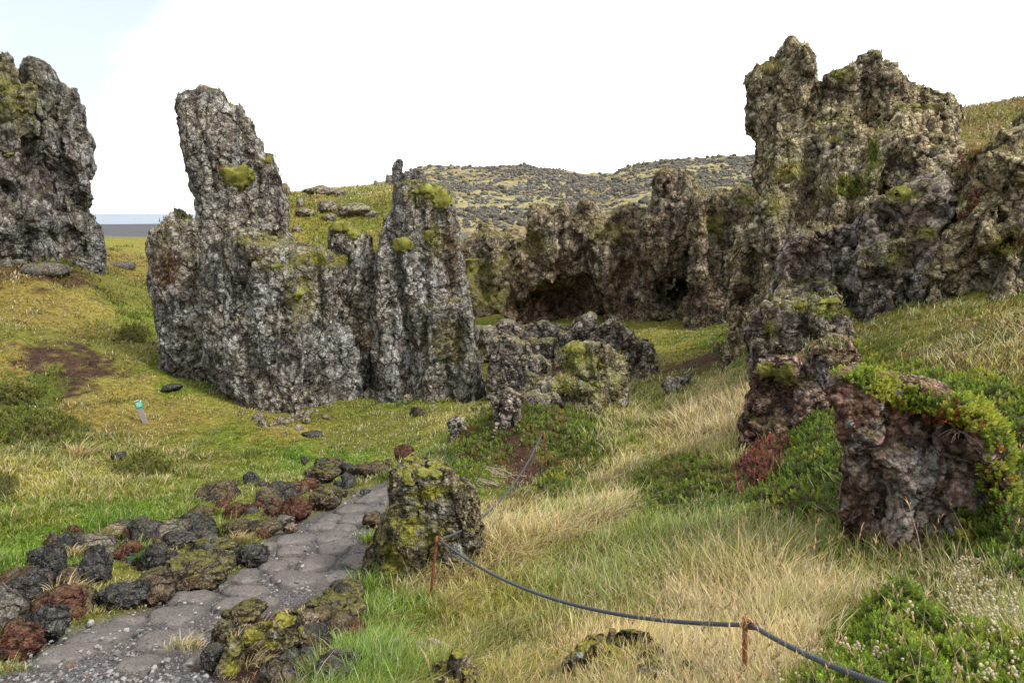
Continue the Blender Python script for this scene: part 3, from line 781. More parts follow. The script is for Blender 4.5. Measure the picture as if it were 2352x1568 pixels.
# spire with its buttress and curtain wall
brock('spire', 'lava_spire', 'tall leaning lava spire with round moss cushion halfway up, craggy wall at its foot', M_spire, [
    ([(410,240),(414,225),(420,221),(430,218),(440,222),(457,218),(463,201),(475,203),(490,207),(508,206),(515,215),(524,230),(527,248),(545,241),(553,250),(552,268),(565,280),(572,305),(586,318),(599,326),(607,355),(622,362),(627,385),(637,410),(645,440),(656,490),(662,530),(690,640),(640,760),(470,760),(400,650),(420,520),(455,500),(455,480),(448,450),(437,410),(428,385),(420,350),(419,320),(411,280)], 18.6, .62, .85, .01),
    ([(378,520),(386,503),(395,491),(404,495),(410,508),(440,512),(470,520),(500,600),(520,760),(520,850),(460,800),(430,795),(405,805),(375,785),(362,758),(366,722),(350,680),(342,640),(341,600),(330,580),(333,548),(350,530)], 18.9, .75, 1.2, 0, -.35),
    ([(480,590),(530,540),(590,545),(618,560),(640,580),(672,640),(676,800),(672,920),(660,962),(635,972),(598,952),(570,905),(545,850),(505,825),(470,780)], 17.3, .7, 1.3, 0, -.55),
    ([(590,555),(650,566),(700,572),(735,580),(770,596),(800,592),(845,625),(876,680),(878,760),(874,890),(800,918),(720,942),(640,966),(600,800),(580,650)], 17.55, .6, 1.6, 0, .40)],
    .085, relief=.30, rl=1.1, rough=.09, knob=.08, kl=.45, fine=.045, seed=11, zst=.25, block=.10, vst=.25, flute=.14, fl=.4,
    
    paint=[(700,800,17.5,(190,110),1,.9),(650,640,17.5,(60,60),1,.5),(660,880,17,(60,90),1,.9),(690,670,17.5,(30,45),2,.9),(385,600,18.5,(30,40),0,1.),(740,590,17.6,(110,22),2,1.2),(600,550,17.3,(50,14),2,1.2),(380,560,18.5,(30,60),2,.3)], cat='rock spire')

# boulder lodged in the notch
brock('notch', 'notch_boulder', 'pale fissured boulder capped with moss in the gap behind the spire wall', M_block, [
    ([(756,545),(757,526),(772,517),(795,517),(815,532),(845,550),(856,582),(860,640),(850,720),(800,700),(776,640),(760,590)], 18.5, .5, .9)],
    .065, relief=.25, rl=.7, rough=.07, knob=.06, kl=.3, fine=.03, seed=17, paint=[(800,520,18.5,(50,14),2,1.3),(800,600,18.5,50,1,.7)], cat='boulder')

# second pillar
brock('pillar', 'lava_pillar', 'broad lava pillar with moss draped over its shoulder and a red seam down one edge', M_spire, [
    ([(868,900),(862,760),(864,700),(866,620),(880,560),(886,520),(897,490),(916,450),(924,430),(945,424),(970,428),(1005,432),(1028,447),(1038,480),(1040,500),(1046,530),(1050,585),(1060,640),(1072,700),(1080,745),(1060,860),(990,905),(930,895)], 18.7, .6, 1.5, .02, .2),
    ([(960,905),(985,800),(990,720),(1020,690),(1060,690),(1078,720),(1082,770),(1076,800),(1102,832),(1090,870),(1045,905),(1000,915)], 18.2, .6, 1.0)],
    .085, relief=.45, rl=1.1, rough=.085, knob=.07, kl=.45, fine=.045, seed=23, zst=.22, block=.09, vst=.22, flute=.14, fl=.4,
    carve=[(1032,690,17.75,.10,1.3,.3)],
    paint=[(930,700,18.3,(60,150),1,1.1),(1000,640,18.3,(35,120),1,.6),(930,830,18.2,(50,60),1,1.),(1030,570,18.4,(14,80),0,1.3),(1000,540,18.4,(40,50),2,.5),(1020,780,18,(50,60),2,.6),(985,445,18.7,(45,22),2,1.2)], cat='rock pillar')

# knoll rocks and the figure-like stack
brock('figure', 'stack_rock', 'thin crooked rock stack like a standing figure on a low ridge against the sky', M_left, [
    ([(907,374),(913,366),(922,367),(927,375),(923,384),(924,394),(916,403),(911,412),(911,436),(899,436),(900,408),(901,388)], 29, .25, .25),
    ([(886,446),(889,402),(897,402),(904,412),(914,404),(921,398),(934,401),(946,398),(956,389),(968,391),(976,405),(986,416),(996,446)], 29.2, .4, .9)],
    .055, relief=.08, rl=.4, rough=.03, knob=.05, kl=.22, fine=.025, seed=29, cat='rock', root=.3, flute=.02, shrink=0, block=.03, k=.06)

# central amphitheatre of cliffs with its caves
brock('rubble_wall', 'low_cliff', 'low broken cliff with green moss ledges, between pillar and cave cliff', M_mid, [
    ([(1040,740),(1040,600),(1052,580),(1070,566),(1100,548),(1112,536),(1135,532),(1150,544),(1172,533),(1190,540),(1215,560),(1220,650),(1200,700),(1170,705),(1120,700)], 36, .9, 2.2, .25)],
    .17, relief=.7, rl=2., rough=.2, knob=.2, kl=.8, fine=.07, seed=37,
    paint=[(1090,620,36,(60,25),2,1.1),(1130,680,36,(45,25),2,1.2),(1080,660,36,(30,20),2,.9),(1160,600,36,(25,14),2,.9)], cat='cliff')
brock('cave_cliff', 'cave_cliff', 'brown jagged cliff with a dark red shallow cave under its overhang', M_mid, [
    ([(1180,760),(1178,690),(1170,655),(1179,634),(1183,604),(1208,572),(1209,521),(1217,484),(1232,471),(1251,480),(1268,500),(1285,480),(1304,476),(1311,506),(1326,488),(1341,468),(1360,469),(1371,500),(1402,506),(1424,488),(1454,471),(1473,491),(1500,500),(1520,640),(1500,690),(1454,705),(1424,716),(1390,742),(1330,722),(1270,746),(1200,756)], 30.5, 1.0, 2.6),
    ([(1395,745),(1380,620),(1400,540),(1440,520),(1490,540),(1510,640),(1480,700),(1430,718)], 29.6, .6, 1.5)],
    .14, relief=.9, rl=2.0, rough=.2, knob=.19, kl=.75, fine=.065, seed=43, zst=.5,
    carve=[(1285,705,29.3,2.1,1.35,1.9),(1225,720,29.3,1.0,1.2,1.5),(1345,690,29.3,.8,1.2,1.4)],
    paint=[(1280,700,30,(100,60),0,.75),(1200,700,30,(35,70),0,.7),(1420,650,30,(25,80),0,.6),(1400,530,30,(40,20),2,.8),(1220,560,30,(40,20),2,.7)], cat='cliff')
brock('peak_cliff', 'peaked_cliff', 'pointed grey-brown cliff block at the centre of the cliff row', M_mid, [
    ([(1476,700),(1480,560),(1492,490),(1507,469),(1511,424),(1522,405),(1545,396),(1560,391),(1575,398),(1588,415),(1598,448),(1612,520),(1618,640),(1600,690),(1540,690)], 29, 1.0, 2.4)],
    .14, relief=.8, rl=1.8, rough=.18, knob=.18, kl=.7, fine=.065, seed=47, zst=.4,
    carve=[(1565,665,28.0,1.0,.75,1.5),(1512,670,27.9,.4,.6,1.2)],
    paint=[(1560,660,29,(50,30),0,.4),(1490,620,29,(20,60),0,.6)], cat='cliff')
brock('rib_cliff', 'ribbed_cliff', 'ribbed cliff with grassy ledges joining the peaked block to the tall tower', M_mid, [
    ([(1590,720),(1596,560),(1600,450),(1622,447),(1645,444),(1662,452),(1675,470),(1690,448),(1705,440),(1738,430),(1790,420),(1800,700),(1740,780),(1690,760),(1650,700)], 26, 1.0, 2.6, .12)],
    .13, relief=.9, rl=1.5, rough=.17, knob=.16, kl=.65, fine=.06, seed=53, zst=.3,
    paint=[(1645,515,26,(25,30),2,.8),(1720,460,26,(30,16),2,1.),(1640,690,26,(60,30),0,.5)], cat='cliff')

# the high right-hand group
brock('tower', 'lava_tower', 'tallest flat-faced lava tower with grass tuft on its shoulder, right side', M_right, [
    ([(1718,200),(1719,184),(1730,172),(1745,160),(1763,146),(1793,146),(1803,138),(1805,112),(1813,103),(1822,103),(1826,120),(1834,116),(1845,115),(1855,130),(1856,166),(1865,190),(1874,202),(1870,235),(1880,260),(1950,420),(1960,620),(1900,760),(1740,790),(1690,760),(1685,665),(1695,590),(1735,500),(1753,450),(1742,418),(1744,350),(1738,315),(1726,290),(1726,240)], 17.6, .8, 1.5, .0),
    ([(1750,470),(1790,330),(1850,290),(1900,240),(1960,260),(1990,320),(1985,520),(1960,700),(1840,760),(1700,780),(1690,680)], 16.8, .7, 1.5, .06)],
    .085, relief=.5, rl=1.1, rough=.10, knob=.11, kl=.42, fine=.05, seed=59, zst=.3, vst=.3, flute=.18,
    paint=[(1775,165,17.6,(30,16),2,.9),(1800,385,16.5,(40,26),2,.8),(1950,430,16.2,(55,28),2,1.2),(1700,660,17,(30,90),0,.4)], cat='rock tower')
brock('arch', 'arched_rock', 'rounded twin-headed lava crag with a small slit of sky through it', M_right, [
    ([(1885,420),(1886,240),(1895,222),(1903,213),(1905,188),(1922,180),(1948,180),(1958,165),(1968,153),(1988,147),(2008,144),(2017,152),(2020,166),(2030,167),(2042,163),(2063,162),(2080,168),(2093,173),(2110,188),(2124,200),(2143,214),(2160,222),(2173,240),(2184,254),(2183,272),(2160,330),(2190,470),(2150,560),(1950,560)], 16.6, .8, 1.3, .0),
    ([(1990,560),(2005,430),(2020,330),(2040,262),(2068,236),(2095,240),(2130,252),(2160,262),(2180,290),(2190,330),(2200,400),(2185,520),(2120,600)], 15.2, .8, 1.5, .12)],
    .08, relief=.4, rl=1.1, rough=.09, knob=.11, kl=.42, fine=.05, seed=61, zst=.4, vst=.35, flute=.14,
    carve=[(1996,256,16.4,.15,.34,6.)],
    paint=[(2060,205,16,(50,25),0,.6),(1940,185,16.5,(18,14),2,1.2),(1995,360,16,(14,60),2,1.),(2105,245,15,(40,12),2,.9)], cat='rock')
brock('crag', 'craggy_slope', 'broad craggy slope of upright ribs beneath the tall tower and arched rock', M_right, [
    ([(1688,790),(1690,665),(1697,600),(1735,510),(1755,455),(1762,390),(1790,330),(1850,285),(1930,262),(1990,290),(2060,270),(2190,310),(2250,350),(2330,330),(2360,560),(2268,690),(2150,800),(1980,830),(1800,830)], 13.2, .7, 2.6, .48),
    ([(1880,500),(1892,380),(1905,322),(1935,300),(1958,318),(1972,360),(1975,510)], 14.6, .35, .9, .25),
    ([(2022,430),(2040,350),(2062,318),(2088,330),(2108,380),(2115,500)], 14.2, .35, .9, .25),
    ([(1782,580),(1800,470),(1822,410),(1846,395),(1862,430),(1880,580)], 14.3, .35, .9, .25),
    ([(2215,540),(2232,430),(2252,388),(2275,375),(2292,400),(2305,540)], 12.6, .35, .9, .25),
    ([(1715,720),(1730,590),(1752,530),(1772,520),(1790,560),(1800,720)], 13.6, .3, .9, .25)],
    .085, relief=1.1, rl=1.0, rough=.13, knob=.12, kl=.42, fine=.05, seed=83, zst=.3, vst=.35, flute=.24, fl=.6,
    paint=[(1800,385,13,(40,26),2,.9),(1950,430,13,(50,20),2,1.),(1700,660,13,(30,90),0,.5),(1880,640,13.4,(50,16),2,.8),(2000,340,13,(12,40),2,.7),(1780,470,13,(20,30),2,.8)], cat='rock slope')
brock('buttress', 'lava_buttress', 'massive lumpy purplish buttress below the arched crag, with pale moss cushions', M_purple, [
    ([(1985,640),(1998,505),(2030,470),(2068,452),(2120,430),(2170,425),(2200,480),(2190,560),(2170,620),(2150,700),(2150,790),(1990,815),(1965,720)], 12.0, .6, 1.8, .28),
    ([(1780,760),(1800,600),(1850,540),(1960,560),(2010,640),(2010,800),(1900,780)], 12.6, .5, 1.6, .35)],
    .075, relief=.55, rl=1.0, rough=.13, knob=.14, kl=.45, fine=.05, seed=67, zst=.7,
    paint=[(2065,450,12.3,(30,12),2,1.3),(2125,533,12.2,(28,10),2,1.2),(2050,590,12,(22,22),2,.8),(1880,640,13.4,(40,14),2,.6)], cat='rock')
brock('right', 'edge_cliff', 'rough olive-grey lichen cliff running out of the right edge', M_right, [
    ([(2560,250),(2560,640),(2352,600),(2268,665),(2218,708),(2143,745),(2105,680),(2140,618),(2193,565),(2203,490),(2233,425),(2268,365),(2315,326),(2310,292),(2352,250),(2420,200)], 10.8, .7, 2.2, .3)],
    .075, relief=.6, rl=1.0, rough=.14, knob=.14, kl=.42, fine=.05, seed=71, zst=.6,
    paint=[(2330,550,11.5,(40,24),2,.8),(2300,560,11.5,(40,20),0,.6)], cat='cliff')
brock('saddle', 'saddle_rock', 'brown crags with reddish mossy hollows behind the buttress and edge cliff', M_right, [
    ([(2120,560),(2150,400),(2190,360),(2230,345),(2260,360),(2290,400),(2290,520),(2220,600)], 14.2, .6, 1.6, .3)],
    .09, relief=.5, rl=.9, rough=.13, knob=.14, kl=.42, fine=.05, seed=73,
    paint=[(2220,430,14,(50,20),0,.7),(2240,360,14,(50,16),2,1.1),(2200,480,14,(40,20),2,.9)], cat='rock')
brock('ledge', 'ledge_boulder', 'grey-pink knobbly ledge boulder with moss patches at the foot of the buttress', M_purple, [
    ([(1735,790),(1740,740),(1768,712),(1800,702),(1843,698),(1880,686),(1918,690),(1945,725),(1962,790),(1940,830),(1860,830),(1780,825)], 11.3, .35, 1.1, .1)],
    .06, relief=.35, rl=.8, rough=.10, knob=.11, kl=.33, fine=.04, seed=79,
    paint=[(1900,702,11.3,(35,12),2,1.3),(1770,755,11.2,(10,26),2,1.2),(1830,705,11.2,(26,8),2,1.)], cat='boulder')
# ------------------------------------------------------------------ middle-ground blocks
def mrock(key, name, label, mat, poly, Y, tf, tb, cat='rock', group=None, h=.06, extra=(), **kw):
    if key.startswith('block'):
        P = np.array(poly, float); c = P.mean(0); poly = (c + (P - c) * [1.22, 1.1]).tolist()
    a = dict(crack=1., rnd=.2, taper=.7, block=.08, flute=.04, fl=.25, relief=.22, rl=.7, rough=.07, knob=.07, kl=.32, fine=.03, k=.1, seed=abs(hash(key)) % 97 if False else sum(map(ord, key)), root=.5)
    a.update(kw)
    return brock(key, name, label, mat, [(poly, Y, tf, tb)] + list(extra), h, cat, group, **a)

mrock('slab', 'pale_rock', 'long pale grey flat-topped rock behind the cluster of blocks', M_pale,
      [(1080,790),(1083,768),(1088,752),(1132,752),(1157,737),(1176,739),(1196,756),(1206,775),(1206,800),(1132,795)], 23.5, .6, 1.2, h=.075)
mrock('block_a', 'grey_block', 'upright square-cut grey block, leftmost of the middle cluster', M_block,
      [(1130,890),(1135,850),(1138,806),(1143,778),(1165,771),(1187,778),(1206,790),(1212,820),(1213,860),(1190,900),(1160,905)], 17.5, .55, .8, knob=.04, rough=.05, relief=.15)
mrock('block_b', 'grey_block', 'low rounded block wedged behind the upright square-cut block', M_block,
      [(1200,800),(1201,760),(1215,747),(1243,742),(1273,748),(1286,765),(1270,785)], 21.5, .5, .9)
mrock('block_c', 'grey_block', 'wide shaded block with mossy flat top in the middle of the cluster', M_block,
      [(1212,840),(1214,806),(1228,782),(1270,776),(1300,786),(1310,815),(1280,850)], 19.5, .5, .9, knob=.04)
mrock('block_d', 'pointed_block', 'sharp pointed block standing highest in the middle cluster', M_block,
      [(1290,810),(1300,770),(1320,752),(1338,733),(1352,721),(1364,729),(1371,750),(1374,790),(1340,830)], 19.3, .45, .8)
mrock('block_e', 'slanting_block', 'dark block slanting down to the right behind the mossy ridge', M_block,
      [(1370,800),(1378,774),(1391,757),(1408,746),(1424,748),(1446,768),(1454,784),(1478,791),(1494,818),(1490,835),(1440,830)], 18, .45, .8)
mrock('block_f', 'grey_block', 'small pale block tucked between mossy ridge and upright block', M_block,
      [(1214,870),(1213,830),(1225,815),(1245,815),(1266,845),(1262,870)], 16.3, .35, .5, h=.05)
mrock('ridge', 'mossy_ridge_rock', 'rock ridge thickly hung with pale yellow moss beside the dry trail', M_block,
      [(1262,880),(1268,862),(1280,845),(1289,828),(1300,802),(1325,790),(1353,780),(1380,783),(1408,802),(1435,828),(1446,858),(1440,905),(1400,945),(1360,950),(1330,935)], 14.3, .55, .9, h=.055, extra=[([(1180,925),(1225,893),(1262,868),(1330,880),(1390,930),(1370,965),(1290,965),(1200,955)], 13.0, .3, .7)],
      relief=.3, rl=.5, zst=.35, paint=[(1330,810,14.2,(40,22),2,1.3),(1300,850,14.1,(30,22),2,1.),(1370,850,14.1,(45,40),2,.75),(1410,850,14.2,(22,50),2,.7),(1380,880,14.,30,0,.5)])
mrock('redlump', 'scoria_rock', 'small dull purple-red lump at the near end of the mossy ridge', M_red,
      [(1268,850),(1272,836),(1288,832),(1302,845),(1300,862),(1275,862)], 13.9, .2, .3, h=.04, knob=.03, rough=.03, relief=.06)
mrock('trailrock', 'grey_boulder', 'pale grey boulder beside the bare earth bank on the trail', M_pale,
      [(1533,885),(1536,872),(1548,862),(1568,856),(1590,855),(1592,872),(1575,885),(1545,897)], 14.6, .35, .4, h=.045, knob=.05)
mrock('mound_rock', 'heath_outcrop', 'knobbly pink-grey outcrop breaking through the crowberry mound', M_purple,
      [(1143,935),(1143,922),(1157,918),(1158,903),(1172,899),(1188,908),(1195,925),(1190,945),(1184,966),(1165,968),(1158,945)], 11.4, .25, .4, h=.035, knob=.05, rough=.04, relief=.1, kl=.16)
mrock('mound_low', 'heath_outcrop', 'low mossy outcrop row just behind the pink-grey knob on the mound', M_purple,
      [(1188,915),(1200,903),(1225,898),(1245,905),(1275,908),(1288,922),(1262,932),(1220,925)], 12.4, .25, .4, h=.045, knob=.05, kl=.2)
mrock('mound_white', 'small_boulder', 'small pale lichen boulder on the left flank of the crowberry mound', M_pale,
      [(1040,985),(1042,970),(1052,962),(1063,965),(1066,978),(1055,992)], 12, .15, .2, h=.03, knob=.03, rough=.03, relief=.05, kl=.15)
mrock('mound_grey', 'small_boulder', 'small grey boulder beside the red earth scar on the mound', M_block,
      [(1126,1004),(1130,985),(1142,982),(1150,995),(1142,1008)], 11, .12, .2, h=.03, knob=.03, rough=.03, relief=.05, kl=.15)

# mossy boulder by the path
MB = mrock('mossy', 'mossy_boulder', 'big mossy lichen-crusted boulder between paved path and first rope post', M_mossy,
      [(902,1102),(915,1080),(930,1068),(946,1060),(962,1068),(998,1077),(1026,1100),(1053,1128),(1084,1168),(1092,1195),(1062,1243),(1035,1280),(1000,1310),(964,1335),(930,1355),(898,1340),(878,1300),(874,1264),(872,1225),(889,1190),(910,1160),(905,1130)], 6.7, .4, .5,
      h=.03, relief=.16, rl=.45, rough=.055, knob=.045, kl=.17, fine=.018, root=.25,
      extra=[([(840,1330),(850,1265),(870,1215),(893,1180),(920,1200),(920,1320),(880,1360)], 6.75, .2, .3)],
      paint=[(985,1095,6.6,(50,20),2,1.2),(940,1180,6.5,(40,50),2,.9),(900,1250,6.5,(35,60),2,.9),(960,1120,6.5,(26,35),1,1.2),(990,1160,6.5,(35,40),1,.9),(1050,1230,6.5,(24,40),1,1.),(1000,1200,6.5,40,2,.6),(930,1310,6.5,40,0,.4)], cat='boulder')
# outcrops on the bank to the right
mrock('outcrop', 'bank_outcrop', 'pinkish outcrop topped with a round moss cushion on the right bank', M_red,
      [(1724,900),(1723,878),(1733,855),(1746,846),(1768,840),(1828,849),(1848,834),(1863,809),(1893,797),(1928,803),(1935,850),(1893,900),(1868,940),(1815,965),(1808,1005),(1766,1000),(1752,944),(1735,915)], 8.2, .45, .9,
      h=.04, block=.12, extra=[([(1700,985),(1712,930),(1740,905),(1785,915),(1815,960),(1800,1010),(1740,1015)], 7.8, .22, .5), ([(1830,890),(1850,830),(1880,792),(1915,775),(1950,795),(1965,850),(1950,910)], 8.5, .35, .9), ([(1770,870),(1790,838),(1830,832),(1850,860),(1840,920),(1780,920)], 7.95, .25, .6)], relief=.2, rl=.5, knob=.07, kl=.24, paint=[(1785,853,8.1,(45,10),2,1.3),(1880,840,8.1,(24,24),1,.9)], cat='outcrop')
BB = mrock('bank', 'scoria_boulder', 'big red-brown undercut boulder with grey lichen, beneath hanging crowberry', M_red,
      [(1922,884),(1935,872),(1968,880),(2040,900),(2150,935),(2250,955),(2310,1010),(2330,1090),(2335,1200),(2320,1330),(2200,1330),(2090,1310),(1985,1290),(1966,1180),(1962,1059),(1950,985),(1935,925)], 4.75, .3, 1.0,
      h=.028, relief=.26, rl=.5, rough=.06, knob=.06, kl=.2, fine=.022, root=.3, block=.07,
      paint=[(2050,1200,5,(80,50),0,1.1),(1985,1130,5,(26,110),0,1.),(2150,1230,5,(40,40),0,.6),(2080,1080,5,(60,70),1,.9),(2160,1150,5,(50,60),1,.9),(2000,980,5,(40,50),1,.7),(2120,1000,5,(80,40),1,.7)], cat='boulder')
# rocks at the viewer's feet
mrock('fore_lichen', 'lichen_rock', 'flat knobbly rock with pale lichen and moss below the rope, at bottom edge', M_mossy,
      [(1318,1640),(1326,1565),(1360,1545),(1400,1530),(1440,1525),(1470,1508),(1490,1488),(1515,1490),(1530,1510),(1565,1524),(1592,1550),(1608,1640)], 3.2, .2, .4,
      h=.018, relief=.1, rl=.3, rough=.035, knob=.035, kl=.09, fine=.012, root=.1, k=.05)
mrock('fore_lump', 'lichen_rock', 'small knobbly lichen lump at the bottom edge left of the flat lichen rock', M_mossy,
      [(980,1640),(1000,1565),(1020,1540),(1045,1532),(1075,1548),(1100,1640)], 3.6, .15, .22, h=.018, relief=.07, rl=.2, rough=.03, knob=.035, kl=.1, fine=.012, root=.1, k=.05)
mrock('fore_flat', 'pale_slab', 'pale flat slab in green grass at bottom, left of the lichen lump', M_pale,
      [(860,1555),(868,1525),(900,1512),(925,1518),(950,1508),(985,1510),(1008,1528),(1006,1552),(960,1565),(900,1570)], 4.05, .2, .25, h=.022, relief=.06, rl=.3, rough=.03, knob=.02, kl=.15, fine=.01, root=.1, k=.05)

# ------------------------------------------------------------------ stones along the path
def ico(sub):
    import bmesh
    bm = bmesh.new(); bmesh.ops.create_icosphere(bm, subdivisions=sub, radius=1.)
    bm.verts.ensure_lookup_table()
    v = np.array([x.co[:] for x in bm.verts]); f = np.array([[y.index for y in x.verts] for x in bm.faces]); bm.free()
    return v, f
ICO = {n: ico(n) for n in (1, 2, 3, 4, 5)}

def stone_shape(seed, sub=4, cuts=11, rough=.10, pores=.06, flat=1.):
    r = np.random.default_rng(seed); d, f = ICO[sub]
    n = r.normal(size=(cuts, 3)); n /= np.linalg.norm(n, axis=1, keepdims=True)
    off = r.uniform(.68, 1.0, cuts)
    c = d @ n.T
    rad = np.where(c > .08, off / np.maximum(c, .08), 9).min(1)
    rad = np.minimum(rad, 1.15)
    v = d * rad[:, None]
    p = v + seed * 3.1
    lump = rough * fbm(p * 1.9, 4, seed, .6) + rough * .5 * fbm(p * 2.6, 2, seed + 5, ridged=True)
    b1, _ = worley(p * 3.6, seed + 2)
    lump = lump + pores * (.5 - b1) * 1.4
    if sub >= 4:
        b2, _ = worley(p * 8.5, seed + 4); lump = lump + pores * .55 * (.45 - b2)
        lump = lump + rough * .22 * perlin(p * 17, seed)
    cav = np.clip(lump / (rough + pores) * 1.3, -1.2, 1.2)
    v = v * (1 + lump)[:, None]
    return v, f, cav

M_sblack = rock_material('black_lava_stone', (.028, .028, .031), (.085, .087, .094), (.075, .07, .066), (.34, .35, .34), .35, .3, .0, 0.12, (.15, .14, .03), .05, 2.4, .9)
M_sred = rock_material('red_lava_stone', (.05, .022, .017), (.16, .075, .058), (.12, .055, .038), (.32, .30, .27), .25, .25, .0, 0.2, (.15, .14, .03), .5, 2.4, .9)
M_sbrown = rock_material('brown_lava_stone', (.04, .03, .024), (.14, .11, .09), (.12, .08, .055), (.36, .34, .30), .35, .35, .0, 0.25, (.17, .155, .03), .2, 2.4, .9)
M_sgrey = rock_material('grey_border_stone', (.08, .077, .074), (.21, .20, .19), (.17, .145, .12), (.42, .42, .40), .45, .4, .0, 0.2, (.18, .17, .04), .0, 2.4, .9)
M_smoss = rock_material('mossy_border_stone', (.035, .03, .025), (.12, .105, .085), (.10, .075, .04), (.38, .38, .34), .4, .4, .0, 0.55, (.19, .18, .03), .25, 2.4, .9)
M_span = rock_material('tan_border_stone', (.12, .09, .07), (.30, .235, .18), (.26, .19, .13), (.42, .40, .36), .15, .3, .3, .1, (.2, .19, .04), .0, 2.4, .9)
SM = dict(k=M_sblack, r=M_sred, b=M_sbrown, g=M_sgrey, m=M_smoss, t=M_span)

def stone(name, label, px, py, hw, hh, kind, seed, depth=1., sub=4, group=None, cat='stone', yaw=None, sink=.25, **kw):
    """a stone sighted at px,py (centre) with the half width / height it shows"""
    g = ground_hit(px, py + hh * .75)[0]
    c = at(px, py, g[1]); d = np.linalg.norm(c - [0, 0, EYE])
    rx, rz = hw * d / FPX, hh * d / FPX
    ry = (rx * .5 + rz * .5) * depth
    v, f, cav = stone_shape(seed, sub, **kw)
    a = math.atan2(c[0], c[1])
    Rm = np.array([[math.cos(a), math.sin(a), 0], [-math.sin(a), math.cos(a), 0], [0, 0, 1]])
    ext = np.abs(v).max(0)
    vv = (v / ext * [rx * 1.06, ry, rz * 1.12]) @ Rm.T
    zc = c[2] + (-rz * sink * .4)
    o = make_mesh(name, vv, f, SM[kind], None, True, {'cav': cav, 'paint': np.tile([0, 0, 0, .5], (len(v), 1))})
    o.location = (c[0], c[1] + ry * .3, zc)
    return tag(o, label, cat, group)

